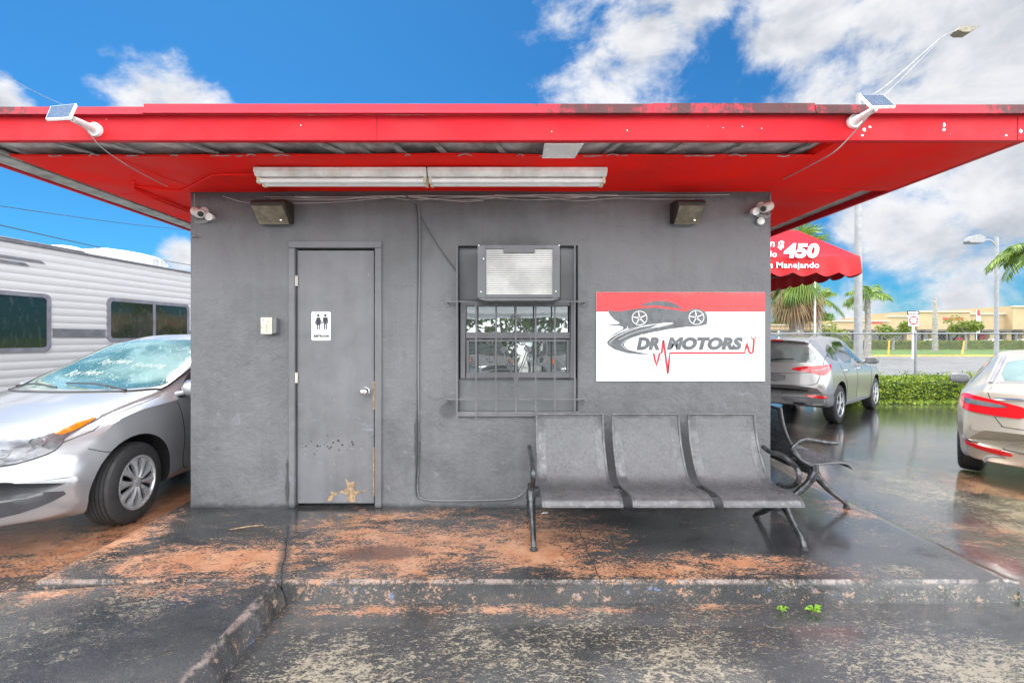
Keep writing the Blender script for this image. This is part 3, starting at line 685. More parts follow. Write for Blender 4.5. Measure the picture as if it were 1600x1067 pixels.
# soffit boards: missing strips along the front and left edges and at the right
ysof = -.72; xr = P(1340,222,2.746).x
mb = MB()
def sheet(x0,y0,x1,y1,z,sag=.008,nx=40,ny=12,t=.012):
    f = lambda u,v,dz: (x0+(x1-x0)*u, y0+(y1-y0)*v, z+dz+sag*mnoise.noise(Vector(((x0+(x1-x0)*u)*1.6,(y0+(y1-y0)*v)*1.3,4)))-.004*math.sin(9*u))
    mb.grid(nx,ny,lambda u,v:f(u,v,0)); mb.grid(nx,ny,lambda u,v:f(u,v,t))
    mb.grid(nx,1,lambda u,v:f(u,0,t*v)); mb.grid(1,ny,lambda u,v:f(0,v,t*u)); mb.grid(1,ny,lambda u,v:f(1,v,t*u))
sheet(rx0+.26, ysof, xr-.12, 0.05, HW+.004)
sheet(xr-.119, ry0+.02, rx1-.04, -.012, HW+.006, .004)
sheet(bx1-.3, -.0115, rx1-.26, ry1-.05, HW+.005, .004)
sheet(rx0+.26, .0505, bx0+.2, ry1-.05, HW+.004, .006)
mb.build('soffit', 'soffit', roof, smooth=True)
mb = MB(); mb.box((xr-.13,ry0+.02,HW+.02),(xr-.10,0,HW+.05)); mb.box((rx1-.30,.0,HW+.012),(rx1-.255,ry1-.1,HW+.05)); mb.each('soffit_batten', 'soffit', roof)
# grey nailer board exposed along the left edge
mb = MB(); mb.box((rx0+.045,ry0+.03,HW+.012),(rx0+.20,ry1-.1,HW+.03)); mb.box((rx0+.04,ry0+.05,HW+.02),(rx0+.24,ry0+.35,HW+.034)); mb.box((rx1-.25,.05,HW+.05),(rx1-.05,ry1-.1,HW+.06)); mb.each('bare_board', 'bareboard', roof, bevel=.002)
for px in (62,150,275,385,488,550,611,680,779,985,1090,1190,1300):
    mb = MB(); a = P(px,224,2.76); mb.bar((a.x-.03,ry0+.03,HW+.034),(a.x+(.10 if px<500 else .03 if px<900 else -.10)*1.,ysof+.04,HW+.032), .035, .012); mb.build('joist', 'joist', roof)
mb = MB(); a, b_ = P(851,0,2.74).x, P(913,0,2.74).x; mb.prism([(a,-.915),(b_,-.915),(b_-.02,-.70),(a+.005,-.70)], lambda u,v,t:(u,v,HW-.004+t), 0, .006); mb.build('patch_plate', 'signwhite', roof)
mb = MB()                                       # ragged edge of the soffit board and torn strips
for k in range(60):
    x = -2.9+k*.085+rnd.uniform(-.02,.02); l = rnd.uniform(.03,.11)
    if x > xr-.2: break
    if rnd.random() < .6: continue
    mb.tube([(x,ysof-.004,HW+.002),(x+l*.5,ysof-.012-rnd.uniform(0,.01),HW+rnd.uniform(-.006,.012)),(x+l,ysof-.003,HW+.004)], .0035, 5)
mb.build('torn_edge', 'joist', roof)
# conduit painted red under the left of the soffit
mb = MB(); zc = HW-.012
c = lambda cx, cy: P(cx/3.138, 120+cy/3.138, F*(HW-.01-CAMH)/(528-(120+cy/3.138)))
mb.tube(cat([c(1265,480),(c(1060,482)),(c(1000,505)),(c(900,552)),(c(860,556)),(c(660,535))],6), .007, 8)
mb.tube(cat([c(655,545),c(800,600),c(938,655)],4), .008, 8); mb.tube(cat([c(655,550),c(790,612),c(938,668)],4), .006, 8); mb.tube([c(655,512),c(655,552)],.009,8)
mb.tube([c(600,408),c(790,490),c(938,540)], .0035, 6)
tag(mb.build('conduit', 'soffit', smooth=True), 'red painted conduits running under the left end of the soffit', 'conduit')

# ================================================================== things on the building
# fluorescent fixture
fl = thing('light_fixture', (0,-.45,HW), 'long white rusty twin tube fluorescent fixture under the soffit', 'light fixture')
xa, xb = P(403,0,3.2).x, P(945,0,3.22).x; xm = P(669,0,3.2).x
mb = MB(); zt_ = HW-.002
for a, b_ in ((xa,xm-.004),(xm+.004,xb)):
    mb.prism([(-.545,zt_),(-.375,zt_),(-.375,zt_-.028),(-.40,zt_-.055),(-.52,zt_-.055),(-.545,zt_-.028)], lambda u,v,t:(t,u,v), a, b_)
mb.build('housing', 'white', fl, bevel=.003)
for a, b_ in ((xa+.03,xm-.03),(xm+.03,xb-.03)):
    for y in (-.50,-.425):
        mb = MB(); mb.tube([(a,y,zt_-.078),(b_,y,zt_-.078)], .0165, 14); t = mb.build('tube', 'signwhite', fl, smooth=True)
        mb = MB(); mb.box((a-.022,y-.018,zt_-.098),(a-.0005,y+.018,zt_-.05)); mb.box((b_+.0005,y-.018,zt_-.098),(b_+.022,y+.018,zt_-.05)); mb.each('socket', 'ivory', fl, bevel=.003)
# wall pack lights
for px0, px1, lab in ((395,448,'bronze wall pack light above and left of the grey door'),(1056,1100,'bronze wall pack light above the car dealer sign')):
    x0, x1 = WX(px0)*.965, WX(px1)*.965; t = thing('wall_light', ((x0+x1)/2,0,WZ(340)), lab, 'wall light', 'bronze wall lights')
    mb = MB(); z1 = WZ(318); z0 = WZ(352)
    mb.prism([(0,z0+.005),(0,z1),(-.13,z1-.01),(-.17,z1-.03),(-.172,z1-.06),(-.05,z0)], lambda u,v,t:(t,u,v), x0, x1)
    mb.build('housing', 'bronzetop', t, bevel=.008)
    mb = MB(); mb.prism([(-.170,z1-.064),(-.176,z1-.072),(-.058,z0-.010),(-.050,z0-.001)], lambda u,v,t:(t,u,v), x0+.012, x1-.012); mb.build('lens', 'bronze', t, bevel=.003)
    mb = MB(); mb.lathe([(0,-.006),(.008,-.005),(.009,0)],14,Matrix.Translation((x1-.06,-.095,z0+.018)),'y'); mb.build('screw', 'chrome', t, smooth=True)
# security cameras
def seccam(cx, cz, sgn, lab):
    t = thing('security_camera', (cx,0,cz), lab, 'camera', 'white security cameras at the top corners')
    mb = MB(); mb.tube([(cx,-.001,cz+.02),(cx,-.012,cz+.02)], .035, 20); mb.tube([(cx,-.01,cz+.02),(cx+.01*sgn,-.06,cz+.005)], .012, 10); mb.build('mount', 'camwhite', t, smooth=True)
    mb = MB(); a = Vector((cx-.045*sgn,-.05,cz+.012)); b_ = Vector((cx+.045*sgn,-.12,cz-.03)); mb.tube([a,a+(b_-a)*.05,a+(b_-a)*.9,b_], [.02,.036,.034,.03], 18); mb.build('housing', 'camwhite', t, smooth=True)
    mb = MB(); d = (b_-a).normalized(); mb.tube([b_+d*.001,b_+d*.006],[.022,.02],16); mb.build('lens', 'black', t, smooth=True)
    mb = MB(); e = Vector((cx+.075*sgn,-.045,cz-.03)); mb.tube([e+Vector((0,.045,.0)),e,e+Vector((.002,-.03,-.008))],[.012,.028,.030],16); mb.build('spotlight', 'white', t, smooth=True)
    mb = MB()
    for k in range(5): mb.tube(cat([(cx-.07*sgn,-.012-.004*k,cz-.06+.004*k),(cx-.02*sgn,-.02,cz-.052-.006*k),(cx+.04*sgn,-.02,cz-.062+.005*k),(cx-.02*sgn,-.015,cz-.075+.003*k),(cx-.07*sgn,-.012,cz-.066)],5), .0025, 5)
    mb.tube(cat([(cx-.075*sgn,-.012,HW-.02),(cx-.07*sgn,-.02,cz+.05),(cx-.055*sgn,-.02,cz-.05)],5),.003,6)
    mb.build('coiled_cable', 'wire', t, smooth=True)
seccam(WX(320), WZ(335), 1, 'white security camera at the top left corner of the grey wall')
seccam(WX(1188), WZ(327), -1, 'white security camera at the top right corner of the grey wall')
mb = MB(); c0 = (WX(1186),-.03,WZ(347)); mb.lathe([(0,-.014),(.018,-.012),(.03,0),(.028,.014),(0,.02)],12,Matrix.Translation(c0),'y'); tag(mb.build('junction_cover', 'signwhite', smooth=True), 'small pale plastic cover hanging under the right hand camera', 'cover')
# junction box
t = thing('junction_box', (WX(425),0,WZ(509)), 'ivory electrical box on the wall left of the door', 'electrical box')
mb = MB(); mb.box((WX(415),-.055,WZ(521)),(WX(437),.002,WZ(497.5))); mb.build('box', 'cladding', t, bevel=.004)
mb = MB(); mb.box((WX(413.5),-.062,WZ(522)),(WX(431),-.0552,WZ(496.5))); mb.build('cover_plate', 'ivory', t, bevel=.003)
mb = MB()
for a, b_ in ((418,500),(425,503),(423,509),(423,513),(423,517),(415.5,512)): mb.lathe([(0,-.0645),(.004,-.064),(.0045,-.0619)],8,Matrix.Translation((WX(a),0,WZ(b_))),'y')
mb.each('screw', 'bronzetop', t)
# small hook
mb = MB(); mb.tube([(WX(303),-.001,WZ(370)),(WX(303),-.03,WZ(370)),(WX(311),-.034,WZ(370))], .006, 8); tag(mb.build('hook', 'steel', smooth=True), 'small steel hook near the top left wall edge', 'hook')
# restroom sign
t = thing('restroom_sign', (WX(501),.01,WZ(510)), 'small white restroom sign on the grey door', 'sign')
mb = MB(); mb.prism(rrect(WX(486),WZ(532),WZ(0)*0+WX(516),WZ(487),.012), wallmap(.012), 0, .004); mb.build('plate', 'signwhite', t)
rp = lambda cx, cy: (WX(280+cx/3.81), WZ(280+cy/3.81))
mb = MB(); fm = wallmap(.0078)
def circ(cx, cy, r, n=16): return [rp(cx+r*math.cos(2*math.pi*i/n), cy+r*math.sin(2*math.pi*i/n)) for i in range(n)]
mb.prism(circ(826,811,8), fm, 0, .001); mb.prism(circ(868,811,8), fm, 0, .001)
mb.prism([rp(*p) for p in ((817,822),(835,822),(848,858),(842,861),(836,846),(841,868),(835,868),(835,895),(829,895),(829,868),(824,868),(824,895),(818,895),(818,868),(811,868),(816,846),(810,861),(805,858))], fm, 0, .001)
mb.prism([rp(*p) for p in ((855,822),(881,822),(886,858),(880,860),(877,834),(877,895),(870,895),(870,862),(866,862),(866,895),(859,895),(859,834),(856,860),(850,858))], fm, 0, .001)
mb.build('pictogram', 'ink', t)
mb = MB(); fr2 = [rp(798,798),rp(893,798),rp(893,902),rp(798,902)]
for i in range(4): mb.ribbon([fr2[i],fr2[(i+1)%4]], .0018, fm, 0, .0008)
mb.build('border', 'ink', t)
a = rp(797,941); b_ = rp(890,926); text('RESTROOM', (a[0],a[1],b_[0],b_[1]), fm, 'ink', 'lettering', t, .15, .07, (0,.001))
# wall cable / conduit
t = thing('wall_cable', (WX(655),0,1.2), 'painted cable running down the wall right of the door and along its foot', 'cable')
pts = [(WX(628),-.012,WZ(301)),(WX(645),-.014,WZ(315)),(WX(655),-.014,WZ(330)),(WX(656),-.013,WZ(420)),(WX(654),-.013,WZ(560)),(WX(655),-.013,WZ(700)),(WX(653),-.013,WZ(765)),(WX(662),-.013,WZ(778)),(WX(700),-.014,WZ(781)),(WX(790),-.014,WZ(779)),(WX(812),-.03,WZ(772)),(WX(824),-.08,WZ(755))]
mb = MB(); mb.tube(cat(pts,8), .0065, 8); mb.build('cable', 'panelpaint', t, smooth=True)
mb = MB(); mb.tube(cat([(p[0]-.012+.004*math.sin(i*2),p[1]+.003,p[2]) for i,p in enumerate(pts[:9])],8), .004, 6); mb.build('thin_wire', 'wiredark', t, smooth=True)
mb = MB(); mb.tube(cat([(WX(655),-.012,WZ(335)),(WX(685),-.013,WZ(385)),(WX(714),-.012,WZ(425))],5), .0032, 6); tag(mb.build('drooping_wire', 'wiredark', smooth=True), 'thin dark wire slanting from the cable to the window corner', 'wire')
# bundle of wires and web just under the soffit
mb = MB()
for k in range(9):
    x = bx0+.05; pts = []
    off = rnd.uniform(0,.05); 
    while x < bx1-.04:
        pts.append((x, -.006-rnd.uniform(0,.014), HW-.022-off*rnd.uniform(.3,1.5))); x += rnd.uniform(.18,.42)
    s0 = rnd.randint(0, max(0,len(pts)//2)); pts = pts[s0:s0+rnd.randint(4,12)]
    if len(pts) > 2: mb.tube(cat(pts,5), .0026, 5)
tag(mb.build('wire_bundle', 'cobweb', smooth=True), 'loose thin wires strung along the wall just under the soffit', 'wire')
# air conditioner
ac = thing('air_conditioner', (WX(811),-.1,WZ(465)), 'grey window air conditioner with pale finned coil in the window opening', 'air conditioner')
ax0, ax1, az0, az1 = WX(748)*.955, WX(875)*.965, WZ(462), WZ(384.5)
sc_ = .93
def ax(c): return (700+c/7.27-785)*(CAMD-.22)/F
def az(c): return CAMH-(370+c/7.27-528)*(CAMD-.22)/F
yF = -.22; x0, x1, z0, z1 = ax(335), ax(1272), az(690), az(97)
mb = MB(); mb.box((x0,yF+.004,z0),(x0+.003,.06,z1)); mb.box((x1-.003,yF+.004,z0),(x1,.06,z1)); mb.box((x0,yF+.004,z1-.003),(x1,.06,z1)); mb.box((x0+.02,yF+.004,z0-.004),(x1-.02,.06,z0)); mb.build('casing', 'framepaint', ac)
mb = MB(); a0,a1,b0,b1 = ax(430),ax(1190),az(655),az(140)
mb.box((x0,yF,z0),(a0,yF+.01,z1)); mb.box((a1,yF,z0),(x1,yF+.01,z1)); mb.box((a0,yF,z0),(a1,yF+.01,b0)); mb.box((a0,yF,b1),(a1,yF+.01,z1)); mb.box((ax(630),yF-.002,az(185)),(ax(985),yF+.008,b1+.01))
mb.build('front_frame', 'framepaint', ac, bevel=.002)
mb = MB(); N_ = 21
for k in range(N_):
    z = b0+(b1-b0)*(k+.5)/N_; mb.box((a0,yF+.009,z-.0062),(a1,yF+.03,z+.0062))
for k in range(14):
    x = a0+(a1-a0)*(k+.5)/14; mb.box((x-.0008,yF+.0085,b0),(x+.0008,yF+.012,b1))
mb.build('coil_fins', M('pale_aluminium_fins', (.50,.50,.485), .5, 0, dirt=.4, ds=11, dc=(.4,.38,.3)), ac)
mb = MB(); mb.box((a0,yF+.031,b0),(a1,yF+.034,b1)); mb.build('backing', 'bareboard', ac)
mb = MB(); mb.prism([(x0-.01,z0-.004),(x1+.01,z0-.004),(x1-.06,z0-.022),(x0+.06,z0-.022)], lambda u,v,t:(u,yF+.005+t,v), 0, .24); mb.build('drip_tray', 'panelpaint', ac)
mb = MB()
for a, b_ in ((405,250),(375,625),(1225,620),(350,100),(1262,100)): mb.lathe([(0,-.006),(.005,-.005),(.006,.0)],8,Matrix.Translation((ax(a),yF,az(b_))),'y')
mb.each('screw', 'signwhite', ac)
# window grille
gr = thing('window_grille', (WX(810),-.05,WZ(560)), 'grey painted wrought iron security grille over the window', 'window grille')
YG = -.055; gx = lambda p: (p-785)*(CAMD+YG)/F; gzz = lambda p: CAMH-(p-528)*(CAMD+YG)/F
mb = MB()
for px, t0, t1 in ((714,384,655),(744,470,655),(775,470,648),(806,470,648),(837,470,655),(867,470,645),(898,384,645)):
    mb.bar((gx(px),YG,gzz(t1)),(gx(px),YG,gzz(t0)), .012, .012)
for py in (471,624): mb.bar((gx(697),YG+.008,gzz(py)),(gx(915),YG+.008,gzz(py)), .012, .008, up=(0,1,0))
mb.build('bars', 'framepaint', gr, bevel=.0015)
mb = MB()
for px, py in ((699,471),(914,471),(699,624),(914,624)): mb.tube([(gx(px),YG+.01,gzz(py)),(gx(px),.01,gzz(py+4))], .007, 8); mb.lathe([(0,-.008),(.02,-.006),(.024,.0)],10,Matrix.Translation((gx(px),0,gzz(py+4))),'y')
mb.each('wall_anchor', 'panelpaint', gr, k=2)
mb = MB(); YS = YG-.010
def sp(pts, r=.004, k=6): mb.tube(cat([(gx(700+a/5.336),YS,gzz(460+b_/5.336)) for a,b_ in pts],k), r, 6)
sp([(565,190),(530,235),(480,310),(450,360),(440,400)]); sp([(565,190),(600,235),(650,310),(685,360),(692,400)])
for s in (-1,1):
    sp([(567,190),(567+s*18,168),(567+s*36,172),(567+s*34,188),(567+s*20,186)]); sp([(567,735),(567+s*14,752),(567+s*36,755),(567+s*40,742)]); sp([(567,735),(567+s*12,715),(567+s*20,705)])
    for cx, cy, r_ in ((567+s*48,395,30),(567+s*105,455,26),(567+s*215,395,26),(567+s*215,545,40)):
        sp([(cx+r_*(1-k*.045)*math.cos(k*.6)*s, cy+r_*(1-k*.045)*math.sin(k*.6)) for k in range(13)])
    sp([(567+s*105,470),(567+s*60,600),(567,725)])
    for a in range(6): sp([(567+s*105,455),(567+s*105+26*math.cos(a*1.05),455+26*math.sin(a*1.05))],.003,2)
sp([(820,380),(825,480),(800,570),(760,575),(735,530)])
mb.build('scrollwork', 'framepaint', gr, smooth=True)
# ---------------- dealer sign
sg = thing('dealer_sign', (WX(1062),0,WZ(527)), 'white and red DR MOTORS sign with a grey sports car on the wall', 'sign')
sx = lambda c: WX(900+c/5); sz = lambda c: WZ(440+c/5)
mb = MB(); mb.box((sx(157),-.012,sz(776)),(sx(1470),0,sz(84))); mb.build('panel', 'signwhite', sg, bevel=.001)
mb = MB(); mb.box((sx(157.5),-.0135,sz(236)),(sx(1469.5),-.0121,sz(85))); mb.build('red_band', 'signred', sg)
S2 = lambda pts: [(sx(a), sz(b_)) for a, b_ in pts]
E0 = wallmap(-.0135)
def sm(pts, k=4): return [(p.x,p.y) for p in cat(pts,k,True)]
mb = MB()
mb.prism(S2([(245,216),(262,226),(330,234),(420,220),(520,206),(620,203),(720,214),(850,234),(890,218),(930,211),(965,216),(1000,236),(1020,268),(1022,300),(1014,335),(960,347),(850,354),(700,374),(600,392),(500,416),(560,370),(740,330),(755,320),(600,332),(500,347),(400,372),(404,352),(385,340),(330,332),(338,322),(300,300),(262,262)]), E0, 0, .0010)
mb.prism(S2([(700,376),(560,402),(460,430),(400,458),(372,482),(372,500),(402,526),(470,549),(588,567),(480,566),(400,558),(300,530),(250,498),(238,474),(262,445),(330,405),(420,370),(520,347),(640,333),(560,372),(500,412),(640,386)]), E0, .0002, .0013)
mb.prism(S2([(218,343),(300,333),(350,328),(398,346),(396,364),(330,398),(243,447),(300,405),(362,372),(366,356),(340,346)]), E0, .0001, .0011)
mb.prism(S2([(484,192),(540,168),(600,155),(660,150),(730,160),(790,184),(832,213),(740,204),(640,192),(560,190)]), E0, 0, .001)
mb.ribbon(S2([(312,186),(400,181),(470,163),(560,146),(640,140),(720,146),(780,166),(830,200),(885,210)]), [.0006,.0016,.0024,.0026,.0026,.0024,.002,.001,.0006], E0, 0, .0011)
mb.build('emblem', 'signgrey', sg)
mb = MB()
mb.ribbon(S2(sm([(0,0)]*0+[(757,324),(700,322),(600,336),(500,355),(400,388),(310,432),(262,472),(262,492)],1)[:8]), [.001,.0035,.0035,.003,.003,.003,.002,.001], E0, .0014, .0018)
mb.ribbon(S2([(755,328),(700,345),(600,360),(480,390),(400,418),(330,455)]), .0022, E0, .0014, .0018)
mb.ribbon(S2([(520,412),(430,440),(372,468),(350,490),(372,516),(420,534),(500,552)]), .003, E0, .0014, .0018)
for cx, cy in ((492,285),(935,280)):
    ring = [(cx+58*math.cos(t), cy+54*math.sin(t)) for t in np.linspace(0,2*math.pi,33)]
    mb.ribbon(S2(ring), .005, E0, .0014, .0019)
    for k in range(5):
        t = R(90+72*k+8); mb.ribbon(S2([(cx+8*math.cos(t),cy-8*math.sin(t)),(cx+56*math.cos(t),cy-52*math.sin(t))]), [.009,.0055], E0, .0015, .002)
mb.build('emblem_highlights', 'signwhite', sg)
mb = MB(); mb.ribbon(S2([(440,200),(520,194),(620,190),(740,205),(850,226),(885,210)]), [.001,.0035,.004,.004,.003,.001], E0, .0012, .0016); mb.build('body_line', 'signred', sg)
text('DR', (sx(468),sz(534),sx(650),sz(433)), E0, 'signgrey', 'lettering', sg, .22, .065, (0,.0022))
text('MOTORS', (sx(704),sz(534),sx(1297),sz(433)), E0, 'signgrey', 'lettering', sg, .22, .065, (0,.0022))
mb = MB(); mb.ribbon(S2([(602,558),(612,610),(625,656),(636,612),(648,560),(664,556),(672,500),(678,456),(692,560),(712,716),(722,620),(728,557),(900,556),(1100,556),(1310,556),(1320,510),(1328,478),(1336,515),(1345,548),(1358,560),(1374,552),(1380,500),(1382,450)]), .0145, E0, .0014, .0028)
mb.ribbon(S2([(1360,424),(1364,440),(1380,450),(1394,440),(1400,424)]), [.004,.008,.009,.008,.004], E0, .0014, .0028)
mb.build('pulse_line', 'inkred', sg)
mb = MB()
for a, b_ in ((185,107),(1411,99),(178,455),(770,747),(1294,743),(193,723),(1420,727)): mb.lathe([(0,-.0165),(.004,-.016),(.005,-.0145)],8,Matrix.Translation((sx(a),0,sz(b_))),'y')
mb.each('screw', 'steel', sg)
# ---------------- solar panels on the fascia
def solar(foot, hub, quad, lab):
    t = thing('solar_panel', foot, lab, 'solar panel', 'small solar panels on arms on the red fascia')
    mb = MB(); n = Vector((0,-1,0)); mb.tube([foot, Vector(foot)+Vector((0,-.02,0))], .04, 18); mb.build('mount', 'white', t, smooth=True)
    mb = MB(); mb.tube([Vector(foot)+Vector((0,-.015,0)), Vector(foot).lerp(Vector(hub),.5)+Vector((0,-.02,0)), hub], [.022,.018,.016], 12); mb.tube([Vector(foot)+Vector((0,-.02,0)),Vector(foot)+Vector((0,-.05,0))],[.03,.02],12); mb.build('arm', 'white', t, smooth=True)
    q = [Vector(k) for k in quad]; nn = (q[1]-q[0]).cross(q[3]-q[0]).normalized()
    mb = MB(); mb.add([k for k in q]+[k+nn*.014 for k in q], [(0,1,2,3),(7,6,5,4),(0,4,5,1),(1,5,6,2),(2,6,7,3),(3,7,4,0)]); mb.build('frame', 'white', t, bevel=.002)
    c_ = sum(q, Vector())/4; qi = [c_+(k-c_)*.92 for k in q]
    for s_, m_ in ((-.001,'solar'),(.015,'solar')):
        mb = MB(); mb.add([k+nn*s_ for k in qi], [(0,1,2,3)]); mb.build('cells', m_, t, fixn=False)
    return t
D0 = CAMD+ry0-.02
ft = P(151,204,D0)
solar(ft, P(113,186,2.50), [P(74,190,2.44), P(112,188,2.40), P(122,166,2.56), P(82,170,2.60)], 'small tilted solar panel on a white arm at the left of the fascia')
ft = P(1333,191,D0)
solar(ft, P(1368,170,2.56), [P(1360,171,2.40), P(1398,170,2.42), P(1378,152,2.60), P(1341,152,2.58)], 'small tilted solar panel on a white arm at the right of the fascia')
mb = MB(); mb.tube(cat([P(113,188,2.5),P(135,203,2.6),P(160,232,2.72),P(210,265,3.0),P(262,292,3.45)],6), .0028, 6); tag(mb.build('panel_cable', 'wire', smooth=True), 'thin white cable drooping from the left solar panel to the soffit', 'cable')
mb = MB(); mb.tube(cat([P(1366,172,2.55),P(1345,195,2.62),P(1325,217,2.72),P(1300,240,2.8),P(1260,262,3.05),P(1215,285,3.5)],6), .0035, 6); tag(mb.build('panel_cable', 'wire', smooth=True), 'thin white cable drooping from the right solar panel to the soffit', 'cable')

# ================================================================== benches
def bench(loc, rz, arm_pts, lab):
    t = thing('waiting_bench', loc, lab, 'bench', 'three seat steel waiting benches', rz)
    B = lambda mb, n, m, par=t, **k: mb.build(n, m, par, world=False, **k)
    prof = cat([(-.135,.785),(-.13,.74),(-.115,.66),(-.085,.57),(-.035,.47),(.02,.39),(.075,.350),(.15,.338),(.26,.350),(.35,.352),(.405,.338),(.435,.305)],5)
    hubf = .10
    mb = MB(); mb.box((-.86,-hubf-.035,.262),(.86,-hubf+.035,.318)); B(mb, 'beam', 'benchcast', bevel=.004)
    for cx in (-.565,0,.565):
        w2 = .245; n_ = len(prof)
        mb = MB()
        for dz in (0,):
            P3 = lambda x, i, off: (x, -(prof[i].x), prof[i].y+off)
            vs = []
            for i in range(n_):
                d = (prof[min(i+1,n_-1)]-prof[max(i-1,0)]).normalized(); nx_, nz_ = -d.y*1, d.x
                # outline narrows a touch at the top corners
                ww = w2-.02*max(0,(prof[i].y-.75)/.035)**2 if prof[i].y > .75 else w2
                for x in np.linspace(-ww, ww, 9):
                    vs.append((cx+x, -(prof[i].x), prof[i].y))
            fs = [(i*9+j, i*9+j+1, (i+1)*9+j+1, (i+1)*9+j) for i in range(n_-1) for j in range(8)]
            hole = [f for k, f in enumerate(fs) if not (1 <= k % 8 <= 6 and 3 <= k//8 <= 45)]
            inn = [f for k, f in enumerate(fs) if (1 <= k % 8 <= 6 and 3 <= k//8 <= 45)]
            mb.add(vs, hole)
        for s_ in (-1,1):
            mb.tube([(cx+s_*(w2+.001), -p.x, p.y-.004) for p in prof[::2]+[prof[-1]]], .0095, 8)
        mb.tube([(cx-w2, -prof[0].x, prof[0].y),(cx+w2, -prof[0].x, prof[0].y)], .008, 8)
        mb.tube([(cx-w2, -prof[-1].x, prof[-1].y),(cx+w2, -prof[-1].x, prof[-1].y)], .006, 8)
        seat = mb.build('seat', 'bench', t, world=False, smooth=True)
        m2 = MB(); m2.add([(x,y,z-.0015) for x,y,z in vs], inn); pp = m2.build('perforated_panel', 'perf', seat, world=False, smooth=True)
        m3 = MB(); m3.box((cx-.03,-.16,.300),(cx+.03,-.03,.336)); B(m3, 'bracket', 'benchcast', seat)
    for s_ in (-1,1):
        X = s_*.865
        mb = MB()
        q = lambda f, z: (X, -f, z)
        mb.tube(cat([q(hubf,.285),q(.15,.215),q(.24,.125),q(.33,.055),q(.355,.02)],5), [.034,.032,.030,.028,.027,.026,.025,.024,.023,.022,.021,.020,.02,.019,.019,.018,.018,.018,.018,.018,.018], 10)
        mb.tube(cat([q(hubf,.285),q(.05,.205),q(-.04,.125),q(-.14,.055),q(-.20,.02)],5), [.034]*4+[.028]*6+[.022]*6+[.018]*5, 10)
        mb.tube([q(hubf,.24),q(hubf,.345)], [.030,.026], 10)
        lf = B(mb, 'leg_frame', 'benchcast', smooth=True)
        mb = MB(); ap = cat([q(f,z) for f,z in arm_pts]+[q(hubf,.33)],5); mb.tube(ap, .0165, 10); B(mb, 'armrest', 'benchcast', smooth=True)
        for f in (.355,-.20):
            mb = MB(); mb.lathe([(0,0),(.026,0),(.027,.006),(.018,.013),(.010,.03),(0,.03)],16,Matrix.Translation(q(f,.001)))
            B(mb, 'foot', 'rubber', lf, smooth=True)
    return t
bench((1.065,-.381,0), 0, [(-.11,.55),(-.03,.535),(.08,.54),(.17,.535),(.26,.51),(.305,.463),(.27,.397),(.18,.350)], 'three seat grey metal bench standing against the front wall below the sign')
bench((2.385,.85,0), R(90), [(.28,.52),(.2,.523),(.05,.548),(-.01,.54),(-.07,.49),(-.075,.45),(-.03,.40),(.03,.36)], 'metal bench around the right corner of the grey building, mostly hidden')

